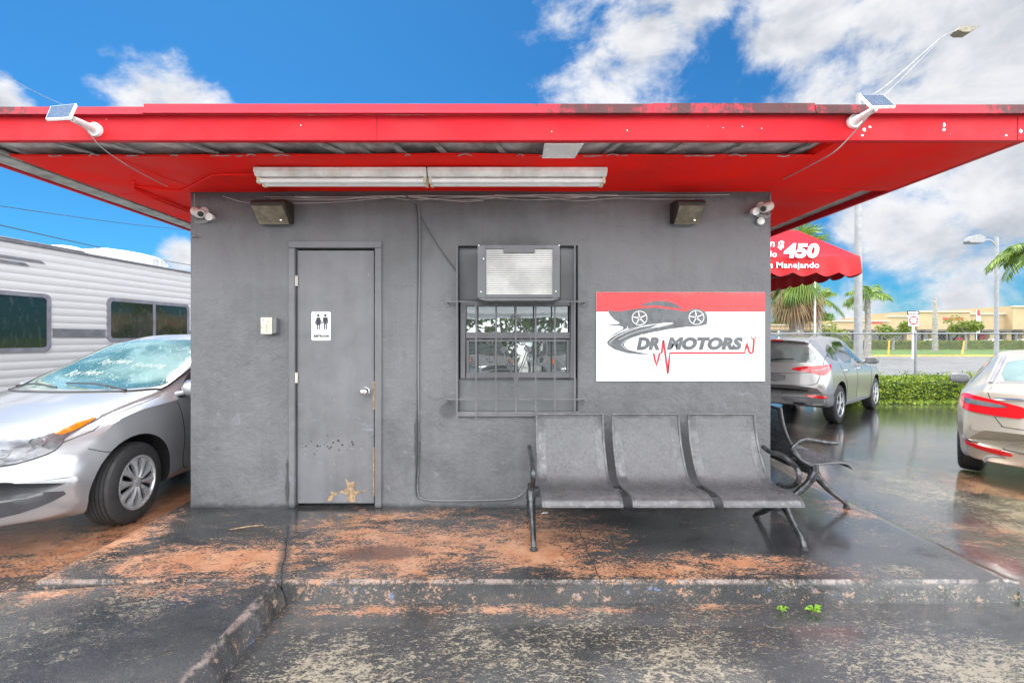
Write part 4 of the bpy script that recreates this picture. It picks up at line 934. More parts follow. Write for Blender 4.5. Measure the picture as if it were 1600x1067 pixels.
# ================================================================== cars
def tabf(tab, xs, sig=.03):
    X = np.array([a for a, _ in tab]); V = np.array([b for _, b in tab]); o = np.argsort(X); X, V = X[o], V[o]
    fine = np.linspace(X[0]-.3, X[-1]+.3, 1200); v = np.interp(fine, X, V); k = int(max(1, sig/(fine[1]-fine[0])))
    g = np.exp(-.5*(np.arange(-3*k, 3*k+1)/k)**2); g /= g.sum(); v = np.convolve(np.pad(v, 3*k, 'edge'), g, 'valid')
    return np.interp(xs, fine, v)
def car_body(sp, t):
    """lofted shell; x forward, y left, z up"""
    xr_, xf_ = sp['x']; u = np.linspace(0,1,116); xs = xr_+.13+(xf_-xr_-.26)*u; e = .13*(1-np.linspace(0,1,16)[:-1])**1.5
    xs = np.concatenate([xr_+(.13-e), xs, xf_-(.13-e)[::-1]]); n = len(xs)
    g = {k: tabf(sp[k], xs, sp.get('sig',{}).get(k,.014 if k == 'zbot' else .02)) for k in ('ztop','zbelt','zbot','W','Wr')}
    crown = tabf(sp['crown'], xs)
    rings = []
    for i, x in enumerate(xs):
        W, Wr, zt, zb, zo = g['W'][i], g['Wr'][i], g['ztop'][i], g['zbelt'][i], g['zbot'][i]
        cr = crown[i]; ze = zt-cr; zb = min(zb, ze-.004); H = zb-zo
        cs = [(0,zo),(W*.55,zo),(W*.86,zo+.004),(W*.955,zo+.05),(W*.975,zo+H*.28),(W*1.0,zo+H*.55),(W*.992,zo+H*.80),(W*.955,zb-.006)]
        ta = [(W*.955-.0,zb-.006)]
        low_ = cat([Vector(c) for c in cs],4)
        hi = []
        a = Vector((W*.955,zb-.006)); b_ = Vector((Wr,ze))
        hi = [a.lerp(b_, k/7)+Vector((.018*math.sin(math.pi*k/7)*(min(1,(ze-zb)*3)),0)) for k in range(1,7)]
        tp = [Vector((Wr*math.cos(R(90)*k/9)**.8 if k < 9 else 0, ze+cr*math.sin(R(90)*k/9)**.9)) for k in range(0,10)]
        half = low_+hi+tp
        ring = [(p.x,p.y) for p in half]; ring += [(-p[0],p[1]) for p in reversed(ring[1:-1])]
        rings.append(ring)
    m = len(rings[0]); vs = []
    for i, x in enumerate(xs):
        W = g['W'][i]
        for (y,z) in rings[i]:
            k = min(1.15, abs(y)/W)
            dx = -sp['sweepf']*k**2.6*sstep(xf_-1.0, xf_, x) + sp['sweepr']*k**2.6*sstep(xr_+.9, xr_, x)
            zf = (z-g['zbot'][i])/max(.05,(g['ztop'][i]-g['zbot'][i]))
            vs.append((x+dx, y, z))
    mb = MB(); mb.add(vs, [(i*m+j, i*m+(j+1)%m, (i+1)*m+(j+1)%m, (i+1)*m+j) for i in range(n-1) for j in range(m)])
    mb.f += [tuple(range(m)), tuple((n-1)*m+k for k in reversed(range(m)))]; mb.mi += [0,0]
    o = mb.build('body', sp['paint'], t, world=False, smooth=True)
    bm = bmesh.new(); bm.from_mesh(o.data); bm.normal_update(); bvh = BVHTree.FromBMesh(bm); bm.free()
    # wheel arches
    for wx in sp['axles']:
        for s_ in (-1,1):
            c = MB(); Ra = sp['arch']; pr = []
            c.tube([(wx,s_*(sp['half']-.30),sp['rw']+.01),(wx,s_*(sp['half']+.3),sp['rw']+.01)], Ra, 40)
            co_ = c.build('cut', 'dark', None); 
            co_.hide_render = True
            md = o.modifiers.new('b','BOOLEAN'); md.operation = 'DIFFERENCE'; md.object = co_; md.solver = 'EXACT'
            try: md.material_mode = 'TRANSFER'
            except Exception: pass
            par = o.parent; o.parent = None
            dg = bpy.context.evaluated_depsgraph_get(); dg.update(); me = bpy.data.meshes.new_from_object(o.evaluated_get(dg))
            o.parent = par; o.modifiers.clear(); o.data = me; bpy.data.objects.remove(co_)
    o.data.name = 'body'
    o.data.polygons.foreach_set('use_smooth', [True]*len(o.data.polygons)); o.data.set_sharp_from_angle(angle=R(38))
    return o, bvh
def cast(bvh, plane, u, v, s_=1):
    if plane == 'side': o, d = Vector((u, s_*3, v)), Vector((0,-s_,0))
    elif plane == 'front': o, d = Vector((5, u, v)), Vector((-1,0,0))
    elif plane == 'rear': o, d = Vector((-5, u, v)), Vector((1,0,0))
    elif plane == 'top': o, d = Vector((u, v, 4)), Vector((0,0,-1))
    elif plane == 'fl':                              # diagonal onto a front corner
        e = Vector((-.7071,s_*.7071,0)); d = Vector((-.7071,-s_*.7071,0)); o = Vector((0,0,v))+e*u-d*5
    elif plane == 'rl':
        e = Vector((.7071,s_*.7071,0)); d = Vector((.7071,-s_*.7071,0)); o = Vector((0,0,v))+e*u-d*5
    loc, nrm, _, _ = bvh.ray_cast(o, d)
    if loc is None:
        loc, nrm, _, _ = bvh.find_nearest(o+d*4.2)
    if nrm.dot(d) > 0: nrm = -nrm
    return loc, nrm
def patch(bvh, poly, plane, mat, name, par, off=.004, s_=1, step=.05, smoothit=2, sk=.012):
    pl = [(p.x,p.y) for p in (chaikin(poly, smoothit) if smoothit else [Vector(p) for p in poly])]
    bd = []
    for i in range(len(pl)):
        a, b_ = Vector(pl[i]), Vector(pl[(i+1)%len(pl)]); k = max(1, int((b_-a).length/step)); bd += [a.lerp(b_, j/k) for j in range(k)]
    n = len(bd); xs_ = [p.x for p in bd]; ys_ = [p.y for p in bd]; inner = []
    def inside(x, y):
        c = False; j = n-1
        for i in range(n):
            if (bd[i].y > y) != (bd[j].y > y) and x < (bd[j].x-bd[i].x)*(y-bd[i].y)/(bd[j].y-bd[i].y)+bd[i].x: c = not c
            j = i
        return c
    x = min(xs_)+step/2
    while x < max(xs_):
        y = min(ys_)+step/2
        while y < max(ys_):
            if inside(x,y) and min((p-Vector((x,y))).length for p in bd) > step*.45: inner.append(Vector((x,y)))
            y += step
        x += step
    r = delaunay_2d_cdt(bd+inner, [(i,(i+1)%n) for i in range(n)], [], 1, 1e-6)
    V = []; NN = []
    for v in r[0]:
        l, nn = cast(bvh, plane, v.x, v.y, s_); V.append(l+nn*off); NN.append(nn)
    mb = MB(); base = list(V); mb.add(base, [tuple(f) for f in r[2]])
    sk_v = []
    for i in range(n):
        sk_v.append(V[i]); sk_v.append(V[i]-NN[i]*sk)
    mb.add(sk_v, [(2*i,2*((i+1)%n),2*((i+1)%n)+1,2*i+1) for i in range(n)])
    return mb.build(name, mat, par, world=False, smooth=True, angle=50)
def line(bvh, pts, plane, mb, r=.0035, s_=1, k=6):
    q = cat([Vector(p) for p in pts], k); mb.tube([cast(bvh, plane, p.x, p.y, s_)[0] for p in q], r, 6)
def wheel(t, x, y, rw, w_, s_, style, steer=0.):
    wt = MB(); m = Matrix.Translation((x,y,rw)) @ Matrix.Rotation(steer,4,'Z') @ (Matrix.Scale(s_,4,(0,1,0)))
    hw = w_/2; ri = rw*.66
    pr = [(ri,-hw),(rw*.86,-hw-.004),(rw*.96,-hw+.012),(rw*.99,-hw+.03)]
    for k in range(5):
        a = -hw+.035+(2*hw-.07)*k/5; b_ = a+(2*hw-.07)/5
        pr += [(rw,a),(rw,b_-.007),(rw-.009,b_-.006),(rw-.009,b_-.001)]
    pr += [(rw*.99,hw-.03),(rw*.96,hw-.012),(rw*.86,hw+.004),(ri,hw),(ri-.004,hw-.012)]
    mm = m
    wt.lathe(pr, 48, mm, 'y'); tyre = wt.build('wheel', 'rubber', t, world=False, smooth=True, angle=35)
    d = MB(); d.lathe([(0,-.02),(ri*.5,-.02),(ri*.98,hw-.03),(ri,hw-.012),(ri,-hw)], 40, mm, 'y'); d.build('inner_rim', 'dark', tyre, world=False, smooth=True)
    rm = MB()
    rm.lathe([(ri+.004,hw-.006),(ri+.002,hw+.003),(ri*.95,hw+.004),(ri*.90,hw-.006),(ri*.895,hw-.02)], 48, mm, 'y')
    rm.lathe([(0,hw+.004),(ri*.10,hw+.004),(ri*.16,hw-.0),(ri*.22,hw-.006),(ri*.22,hw-.02)], 28, mm, 'y')
    ns = {'hubcap':10,'alloy5':5,'alloy10':10}[style]
    for k in range(ns):
        a = 2*math.pi*(k+.25)/ns
        def pt(r_, da, yy): return mm @ Vector((r_*math.cos(a+da), yy, r_*math.sin(a+da)))
        if style == 'hubcap': w0, w1, w2 = .30, .17, .24
        elif style == 'alloy5': w0, w1, w2 = .45, .20, .30
        else: w0, w1, w2 = .24, .085, .13
        rs = [(ri*.18,w0,.000),(ri*.40,w1,.006),(ri*.70,w1*1.0,.003),(ri*.93,w2,-.004)]
        top_ = []; 
        for r_, ww, dy in rs: top_ += [pt(r_,-ww,hw+dy-.006), pt(r_,0,hw+dy+.003), pt(r_,ww,hw+dy-.006)]
        fs = []
        for i in range(3):
            for j in range(2): fs.append((i*3+j,i*3+j+1,(i+1)*3+j+1,(i+1)*3+j))
        lo = [p - (mm.to_3x3() @ Vector((0,.02,0))) for p in top_]
        o_ = len(top_); fs += [tuple(q+o_ for q in reversed(f)) for f in fs]
        for i in range(3): fs += [(i*3,(i+1)*3,(i+1)*3+o_,i*3+o_),(i*3+2,i*3+2+o_,(i+1)*3+2+o_,(i+1)*3+2)]
        rm.add(top_+lo, fs)
    rm.build('hubcap' if style == 'hubcap' else 'rim', 'alloy', tyre, world=False, smooth=True, angle=30)
    return tyre
def mirror(t, x, y, z, s_, paint, sc=1.):
    mb = MB(); c = Vector((x,y+s_*.14,z))
    mb.tube([Vector((x+.03,y-s_*.02,z-.05)),Vector((x+.02,y+s_*.07,z-.03))],[.028,.022],10)
    mb.lathe([(0,-.12),(.045,-.115),(.078,-.08),(.088,0),(.08,.07),(.05,.105),(0,.11)], 18, Matrix.Translation(c) @ Matrix.Scale(.75,4,(1,0,0)) @ Matrix.Scale(.95,4,(0,0,1)) , 'y')
    h_ = mb.build('side_mirror', paint, t, world=False, smooth=True, angle=60)
    g_ = MB(); g_.prism(rrect(-.09,-.055,.09,.055,.03), lambda u,v,tt:(c.x-.068-tt*.5, c.y+u, c.z+v), 0, .006); g_.build('mirror_glass', 'glassdark', h_, world=False)
def finish(t, sp, bvh, style, steerang=0.):
    for i, wx in enumerate(sp['axles']):
        for s_ in (-1,1): wheel(t, wx, s_*(sp['half']-.115), sp['rw'], .205, s_, style, steerang if i == 0 else 0.)

# --- silver compact sedan at the left
VS = dict(x=(-2.29,2.17), paint='silver', axles=(1.30,-1.30), half=.855, rw=.310, arch=.365, sweepf=.42, sweepr=.28,
  ztop=[(2.17,.52),(2.155,.60),(2.11,.69),(2.0,.76),(1.75,.845),(1.35,.93),(.95,1.0),(.75,1.05),(-.05,1.405),(-.4,1.475),(-.9,1.495),(-1.4,1.43),(-1.95,1.14),(-2.15,1.09),(-2.23,1.0),(-2.27,.8),(-2.29,.60)],
  zbelt=[(2.17,.50),(2.1,.62),(1.9,.72),(1.6,.82),(1.2,.875),(.8,.90),(0,.925),(-1,.96),(-1.8,.99),(-2.1,.97),(-2.29,.72)],
  zbot=[(2.17,.44),(2.155,.34),(2.10,.24),(1.9,.19),(.8,.20),(-1.4,.20),(-2.0,.24),(-2.24,.30),(-2.28,.42),(-2.29,.50)],
  W=[(2.17,.80),(1.9,.835),(1.3,.855),(-1.6,.855),(-2.1,.82),(-2.29,.78)],
  Wr=[(2.17,.60),(1.9,.66),(1.4,.70),(.95,.70),(.6,.68),(-.05,.575),(-.9,.56),(-1.4,.57),(-1.95,.62),(-2.29,.60)],
  crown=[(2.17,.04),(1.5,.06),(.9,.06),(.0,.07),(-1.2,.07),(-2.29,.03)])
versa = thing('parked_car', (0,0,0), 'silver compact sedan parked nose out beside the left wall of the office', 'car', 'cars parked on the wet lot')
body, bv = car_body(VS, versa)
finish(versa, VS, bv, 'hubcap', R(6))
patch(bv, [(.80,-.66),(.93,-.45),(.99,0),(.93,.45),(.80,.66),(.40,.62),(.0,.535),(-.10,.50),(-.13,0),(-.10,-.50),(.0,-.535),(.40,-.62)], 'top', 'windshield', 'windshield', versa, .004, 1, .06, 2)
mb = MB()
for s_ in (-1,1): line(bv, [(.83,s_*.675),(.42,s_*.645),(.02,s_*.56),(-.13,s_*.52)], 'top', mb, .010)
line(bv, [(.84,-.68),(1.0,-.45),(1.06,0),(1.0,.45),(.84,.68)], 'top', mb, .014)
mb.each('windshield_trim', 'black', versa, world=False, smooth=True)
mb = MB()
for (a,b_) in (((1.0,.50),(.86,-.15)),((.98,-.12),(.84,-.62))):
    p0 = cast(bv,'top',*a)[0]+Vector((.0,0,.02)); p1 = cast(bv,'top',*b_)[0]+Vector((0,0,.018)); mb.tube(cat([p0,p0.lerp(p1,.5)+Vector((0,0,.022)),p1],6), .008, 6)
mb.each('wiper', 'black', versa, world=False, smooth=True)
for s_ in (-1,1):
    patch(bv, [(.62,.955),(.42,1.06),(.10,1.20),(-.25,1.36),(-.45,1.385),(-.45,.965)], 'side', 'glassdark', 'side_window', versa, .003, s_, .07, 1)
    patch(bv, [(-.52,.97),(-.52,1.39),(-1.0,1.395),(-1.35,1.30),(-1.62,1.07),(-1.45,.99)], 'side', 'glassdark', 'side_window', versa, .003, s_, .07, 1)
    patch(bv, [(.82,.895),(.70,.965),(.50,1.09),(.42,1.12),(.44,.935),(.60,.92)], 'side', 'black', 'mirror_base', versa, .005, s_, .05, 1)
    dp = [(.83,.86),(.79,.60),(.775,.32),(.68,.27),(-.47,.27),(-.49,.60),(-.485,.95),(.35,.93),(.76,.90)]
    patch(bv, dp, 'side', 'silver', 'door', versa, .0015, s_, .06, 1, .004)
    mb = MB(); line(bv, [(.84,.90),(.81,.70),(.785,.50),(.775,.30),(.70,.255)], 'side', mb, .004, s_); line(bv, [(-.48,.95),(-.50,.6),(-.48,.26)], 'side', mb, .004, s_); line(bv, [(-1.15,1.0),(-1.08,.75),(-.95,.55),(-.9,.27)],'side',mb,.004,s_)
    line(bv, [(1.66,.66),(1.58,.62),(1.52,.60)], 'side', mb, .003, s_)
    mb.each('panel_gap', 'black', versa, world=False)
    mb = MB(); q = cast(bv,'side',-.28,.83,s_)[0]; mb.tube(cat([q+Vector((.09,0,0)),q+Vector((.06,s_*.03,0)),q+Vector((-.06,s_*.03,0)),q+Vector((-.09,0,0))],4), .011, 8); mb.build('door_handle', 'silver', versa, world=False, smooth=True)
    mirror(versa, .74 if s_ > 0 else .42, s_*.785, .985 if s_ > 0 else .95, s_, 'silver')
    # headlight: u runs along the front corner diagonal
    def fu(x, y): return (-x+y)*.7071
    hl = [(fu(1.56,.835),.90),(fu(1.74,.80),.865),(fu(1.92,.68),.82),(fu(2.06,.52),.745),(fu(2.10,.44),.69),(fu(2.10,.46),.635),(fu(2.03,.62),.625),(fu(1.93,.74),.655),(fu(1.86,.785),.69),(fu(1.83,.80),.76),(fu(1.72,.83),.80),(fu(1.60,.845),.855)]
    patch(bv, [((a-fu(1.83,.77))*1.04+fu(1.83,.77),(b_-.76)*1.07+.76) for a,b_ in hl], 'fl', 'black', 'headlight_surround', versa, .0025, s_, .04, 1)
    L_ = patch(bv, hl, 'fl', 'clearlens', 'headlight', versa, .006, s_, .035, 1)
    patch(bv, [(fu(1.575,.84),.898),(fu(1.72,.81),.866),(fu(1.87,.74),.815),(fu(1.86,.76),.755),(fu(1.74,.82),.795),(fu(1.63,.84),.845)], 'fl', 'amber', 'turn_signal', L_, .010, s_, .03, 1)
    for (ux,uy,uz,rr) in ((1.93,.70,.735,.040),(2.03,.58,.69,.032)):
        c_, n_ = cast(bv,'fl',fu(ux,uy),uz,s_); mb = MB(); mb.lathe([(rr,.0),(rr*.9,-.012),(rr*.45,-.022),(0,-.024)],22,Matrix.Translation(c_+n_*.012) @ n_.to_track_quat('Z','Y').to_matrix().to_4x4()); mb.build('reflector', 'chrome', L_, world=False, smooth=True)
    patch(bv, [(fu(1.80,.81),.40),(fu(1.95,.72),.435),(fu(2.1,.55),.43),(fu(2.12,.44),.40),(fu(2.12,.46),.30),(fu(2.02,.62),.30),(fu(1.90,.74),.34)], 'fl', 'bezel', 'fog_light_bezel', versa, .003, s_, .04, 1)
mb = MB()
for s_ in (-1,1): line(bv, [(1.58,s_*.74),(1.9,s_*.60),(2.06,s_*.40),(2.10,s_*.2)], 'top', mb, .0035); line(bv, [(1.58,s_*.745),(1.2,s_*.735),(.9,s_*.72)], 'top', mb, .0035)
mb.each('hood_gap', 'black', versa, world=False)
patch(bv, [(-.40,.60),(-.30,.68),(.30,.68),(.40,.60),(.28,.50),(-.28,.50)], 'front', 'black', 'grille', versa, .003, 1, .05, 1)
patch(bv, [(-.45,.42),(.45,.42),(.40,.28),(-.40,.28)], 'front', 'black', 'lower_grille', versa, .003, 1, .05, 1)
patch(bv, [(-1.52,-.50),(-1.52,.50),(-1.90,.56),(-1.90,-.56)], 'top', 'glassdark', 'rear_window', versa, .003, 1, .08, 1)
for s_ in (-1,1): patch(bv, [(.45,.95),(.75,1.0),(.78,.85),(.72,.78),(.50,.82)], 'rear', 'redlens', 'taillight', versa, .004, s_*0+1, .05, 1) if s_ > 0 else patch(bv, [(-.45,.95),(-.75,1.0),(-.78,.85),(-.72,.78),(-.50,.82)], 'rear', 'redlens', 'taillight', versa, .004, 1, .05, 1)
def windshield_writing(pts, r=.004): pass
mb = MB()                                       # faded white lettering strokes on the windshield
def ws_map(u, v, t_):
    # u: 0..1 across to the car's left edge from its right, v: 0 cowl .. 1 roof
    x = .86-.86*v; y = (-.60+1.2*u)*(1-.17*v); l, n_ = cast(bv,'top',x,y); return tuple(l+n_*(.0055+t_))
wsw = bpy.data.materials.new('chalk'); 
MT['chalk'] = M('white_chalk_marker', (.5,.54,.53), .9)
text('Buy Here', (.18,.20,.46,.34), ws_map, 'chalk', 'windshield_writing', versa, .3, -.008).matrix_parent_inverse = Matrix()
text('Pay Here', (.28,.44,.56,.58), ws_map, 'chalk', 'windshield_writing', versa, .3, -.008).matrix_parent_inverse = Matrix()
text('Financing', (.62,.38,.90,.50), ws_map, 'chalk', 'windshield_writing', versa, .3, -.008).matrix_parent_inverse = Matrix()
# place: the front left wheel's face stands beside the corner of the building
head = R(-91); versa.rotation_euler = (0,0,head)
fa = Vector((1.30,.855,0)); fa.rotate(Matrix.Rotation(head,3,'Z'))
versa.location = (-2.84-fa.x, -.081-fa.y, -.082)

# --- silver SUV at the right
SV = dict(x=(-2.30,2.36), paint='greysilver', axles=(1.35,-1.35), half=.935, rw=.36, arch=.425, sweepf=.38, sweepr=.22,
  ztop=[(2.36,.66),(2.34,.80),(2.28,.92),(2.1,1.0),(1.6,1.07),(1.05,1.13),(.9,1.16),(.1,1.56),(-.3,1.64),(-1.0,1.665),(-1.75,1.63),(-2.02,1.58),(-2.10,1.50),(-2.24,1.14),(-2.27,.98),(-2.29,.78),(-2.30,.66)],
  zbelt=[(2.36,.66),(2.2,.84),(1.8,.95),(1.2,1.0),(.6,1.02),(0,1.04),(-1,1.09),(-1.7,1.14),(-2.1,1.12),(-2.30,.76)],
  zbot=[(2.36,.55),(2.34,.42),(2.27,.32),(2.0,.26),(.9,.27),(-1.4,.27),(-2.0,.33),(-2.25,.38),(-2.285,.48),(-2.30,.58)],
  W=[(2.36,.84),(2.0,.91),(1.4,.94),(-1.5,.94),(-2.0,.925),(-2.30,.88)],
  Wr=[(2.36,.62),(2.0,.70),(1.4,.74),(.95,.74),(.1,.64),(-.6,.63),(-1.5,.61),(-2.0,.60),(-2.2,.70),(-2.30,.70)],
  crown=[(2.36,.05),(1.5,.07),(.9,.06),(.0,.06),(-1.7,.05),(-2.05,.05),(-2.3,.03)], sig=dict(ztop=.02,zbelt=.04))
suv = thing('parked_car', (0,0,0), 'silver grey SUV parked behind the red awning', 'car', 'cars parked on the wet lot')
body, bs_ = car_body(SV, suv)
finish(suv, SV, bs_, 'alloy5')
patch(bs_, [(-.60,1.47),(.60,1.47),(.70,1.33),(.73,1.20),(.66,1.15),(-.66,1.15),(-.73,1.20),(-.70,1.33)], 'rear', 'suvglass', 'rear_window', suv, .005, 1, .05, 1)
mb = MB(); mb.grid(20,5,lambda u,v:(-1.92-.24*v+.06*abs(u-.5)*2*v, (-.62+1.24*u), 1.625-.045*(2*u-1)**2-.05*v)); sp_ = mb.build('spoiler', 'greysilver', suv, world=False, smooth=True, solid=.025)
mb = MB(); mb.box((-2.155,-.22,1.545),(-2.14,.22,1.572)); mb.build('brake_light', 'redlens', suv, world=False, bevel=.004)
mb = MB(); q0 = cast(bs_,'rear',.02,1.19)[0]; q1 = cast(bs_,'rear',-.42,1.22)[0]; mb.tube([q0+Vector((-.03,0,0)),(q0+q1)/2+Vector((-.035,0,.01)),q1+Vector((-.02,0,0))],[.014,.010,.006],8); mb.build('wiper', 'black', suv, world=False, smooth=True)
for s_ in (-1,1):
    # taillight wraps the corner
    def ru(x, y): return (x+y)*.7071
    patch(bs_, [(ru(-2.30,.42),1.035),(ru(-2.26,.60),1.085),(ru(-2.15,.80),1.10),(ru(-1.95,.93),1.125),(ru(-1.84,.95),1.12),(ru(-1.90,.94),1.03),(ru(-2.02,.90),.945),(ru(-2.10,.86),.925),(ru(-2.2,.74),.975),(ru(-2.28,.55),1.0)], 'rl', 'redlens', 'taillight', suv, .008, s_, .035, 1)
    patch(bs_, [(ru(-2.2,.72),1.005),(ru(-2.08,.86),1.02),(ru(-1.98,.92),1.075),(ru(-2.0,.91),1.085),(ru(-2.1,.84),1.035),(ru(-2.2,.72),1.02)], 'rl', 'clearlens', 'reversing_light', suv, .011, s_, .03, 1)
    patch(bs_, [(ru(-2.24,.62),.575),(ru(-2.12,.80),.580),(ru(-2.0,.90),.545),(ru(-1.98,.91),.535),(ru(-2.08,.84),.515),(ru(-2.2,.68),.535)], 'rl', 'redlens', 'reflector', suv, .012, s_, .03, 1)
    patch(bs_, [(ru(-2.34,.3),.60),(ru(-2.2,.66),.60),(ru(-1.95,.9),.60),(ru(-1.75,.945),.58),(ru(-1.72,.95),.36),(ru(-1.9,.92),.36),(ru(-2.2,.70),.38),(ru(-2.34,.3),.42)], 'rl', 'cladding', 'bumper_cladding', suv, .005, s_, .05, 1)
    # chrome-ringed exhaust
    mb = MB(); q = cast(bs_,'rear',s_*.52,.46)[0]
    pr = rrect(-.11,-.036,.11,.036,.034)
    mb.prism(pr, lambda u,v,t_:(q.x-.035+t_,q.y+u,q.z-.05+v), 0, .12); ex = mb.build('exhaust_tip', 'chrome', suv, world=False, smooth=True)
    mb = MB(); mb.prism(rrect(-.09,-.022,.09,.022,.02), lambda u,v,t_:(q.x-.037+t_,q.y+u,q.z-.05+v), 0, .002); mb.build('opening', 'dark', ex, world=False)
    patch(bs_, [(.78,1.06),(.55,1.19),(.15,1.42),(-.10,1.52),(-.16,1.52),(-.20,1.09)], 'side', 'glassdark', 'side_window', suv, .003, s_, .07, 1)
    patch(bs_, [(-.26,1.10),(-.22,1.525),(-.8,1.54),(-1.12,1.50),(-1.12,1.13)], 'side', 'glassdark', 'side_window', suv, .003, s_, .07, 1)
    patch(bs_, [(-1.18,1.15),(-1.18,1.49),(-1.45,1.45),(-1.78,1.30),(-1.62,1.20)], 'side', 'glassdark', 'side_window', suv, .003, s_, .07, 1)
    mb = MB(); line(bs_, [(.95,1.04),(.90,.75),(.88,.45),(.8,.32)],'side',mb,.004,s_); line(bs_, [(-.22,1.08),(-.24,.7),(-.22,.33)],'side',mb,.004,s_); line(bs_, [(-1.3,1.12),(-1.2,.95),(-1.0,.75),(-.92,.5),(-.9,.33)],'side',mb,.004,s_)
    mb.each('panel_gap', 'black', suv, world=False)
    for hx_ in (-.05,-1.02):
        mb = MB(); q = cast(bs_,'side',hx_,.985,s_)[0]; mb.tube(cat([q+Vector((.10,0,0)),q+Vector((.06,s_*.035,.005)),q+Vector((-.06,s_*.035,.005)),q+Vector((-.10,0,0))],4), .013, 8); mb.build('door_handle', 'chrome', suv, world=False, smooth=True)
    patch(bs_, [(.86,.34),(.86,.30),(-.88,.30),(-.88,.36),(-.6,.38),(.6,.38)], 'side', 'steel', 'side_sill', suv, .008, s_, .08, 1)
    mirror(suv, .62, s_*.86, 1.13, s_, 'cladding')
    mb = MB(); mb.tube(cat([(.15,s_*.60,1.62),(-.3,s_*.61,1.69),(-1.2,s_*.60,1.70),(-1.75,s_*.58,1.66)],6), .014, 8); mb.build('roof_rail', 'steel', suv, world=False, smooth=True)
mb = MB()
line(bs_, [(-.70,1.48),(-.80,1.30),(-.82,1.12),(-.78,.85),(-.70,.76),(-.3,.735),(.3,.735),(.70,.76),(.78,.85),(.82,1.12),(.80,1.30),(.70,1.48)],'rear',mb,.005); line(bs_, [(-.80,.99),(-.4,.955),(.4,.955),(.80,.99)],'rear',mb,.004)
mb.each('tailgate_gap', 'black', suv, world=False)
patch(bs_, [(-.30,.95),(.30,.95),(.30,.79),(-.30,.79)], 'rear', 'cladding', 'plate_recess', suv, .003, 1, .06, 1)
patch(bs_, [(-.055,1.09),(.0,1.115),(.055,1.09),(.055,1.055),(0,1.03),(-.055,1.055)], 'rear', 'chrome', 'badge', suv, .008, 1, .03, 1)
patch(bs_, [(-.62,.66),(.62,.66),(.62,.62),(-.62,.62)], 'rear', 'black', 'bumper_step', suv, .003, 1, .06, 1)
patch(bs_, [(-.62,.50),(-.30,.55),(.30,.55),(.62,.50),(.62,.47),(.30,.50),(-.30,.50),(-.62,.47)], 'rear', 'steel', 'skid_plate', suv, .012, 1, .06, 1)
patch(bs_, [(.85,-.68),(1.0,0),(.85,.68),(.2,.60),(.15,0),(.2,-.60)], 'top', 'glassdark', 'windshield', suv, .004, 1, .08, 1)
for s_ in (-1,1): patch(bs_, [(s_*.45,.86),(s_*.75,.93),(s_*.80,.84),(s_*.55,.78)], 'front', 'clearlens', 'headlight', suv, .004, 1, .05, 1)
patch(bs_, [(-.40,.86),(.40,.86),(.36,.60),(-.36,.60)], 'front', 'black', 'grille', suv, .003, 1, .06, 1)
mb = MB(); mb.prism([(0,0),(-.16,0),(-.11,.075),(-.09,.075)], lambda u,v,t_:(-1.62+u,t_,1.675+v), -.014, .014); mb.build('antenna', 'greysilver', suv, world=False, bevel=.004)
SG = -.25
psi = 50; hd = R(90-psi); suv.rotation_euler = (0,0,hd)
ra = Vector((-1.35,-.935,0)); ra.rotate(Matrix.Rotation(hd,3,'Z'))
suv.location = (6.37-ra.x, 8.66-CAMD-ra.y, SG)

# --- champagne sedan at the right edge
AC_ = dict(x=(-2.46,2.40), paint='champagne', axles=(1.40,-1.37), half=.92, rw=.335, arch=.395, sweepf=.40, sweepr=.30,
  ztop=[(2.40,.50),(2.38,.62),(2.33,.72),(2.1,.82),(1.6,.90),(1.05,.97),(.9,1.0),(-.05,1.38),(-.4,1.45),(-1.0,1.46),(-1.4,1.41),(-2.0,1.12),(-2.25,1.085),(-2.385,1.05),(-2.42,.95),(-2.44,.74),(-2.455,.62),(-2.46,.54)],
  zbelt=[(2.40,.50),(2.2,.66),(1.7,.80),(1.2,.86),(.6,.89),(0,.91),(-1,.95),(-1.8,.98),(-2.2,.97),(-2.40,.90),(-2.46,.56)],
  zbot=[(2.40,.42),(2.38,.32),(2.31,.24),(2.0,.19),(.9,.19),(-1.4,.19),(-2.0,.24),(-2.38,.28),(-2.44,.37),(-2.46,.47)],
  W=[(2.40,.82),(2.0,.89),(1.4,.92),(-1.5,.925),(-2.1,.90),(-2.46,.84)],
  Wr=[(2.40,.62),(2.0,.70),(1.4,.74),(.95,.73),(-.05,.61),(-.9,.59),(-1.4,.59),(-2.0,.68),(-2.46,.70)],
  crown=[(2.40,.04),(1.5,.06),(.9,.06),(.0,.07),(-1.4,.06),(-2.46,.03)], sig=dict(ztop=.025,zbelt=.04))
acc = thing('parked_car', (0,0,0), 'champagne sedan seen from behind, cut by the right edge', 'car', 'cars parked on the wet lot')
body, ba = car_body(AC_, acc)
finish(acc, AC_, ba, 'alloy10')
patch(ba, [(-1.44,-.49),(-1.44,.49),(-1.92,.58),(-1.96,.4),(-1.98,0),(-1.96,-.4),(-1.92,-.58)], 'top', 'rearglass', 'rear_window', acc, .005, 1, .06, 1)
mb = MB()
for s_ in (-1,1): line(ba, [(-1.42,s_*.53),(-1.7,s_*.58),(-1.96,s_*.635)], 'top', mb, .022)
line(ba, [(-1.97,-.60),(-2.0,-.3),(-2.01,0),(-2.0,.3),(-1.97,.60)], 'top', mb, .012)
mb.each('window_trim', 'rvframe', acc, world=False, smooth=True)
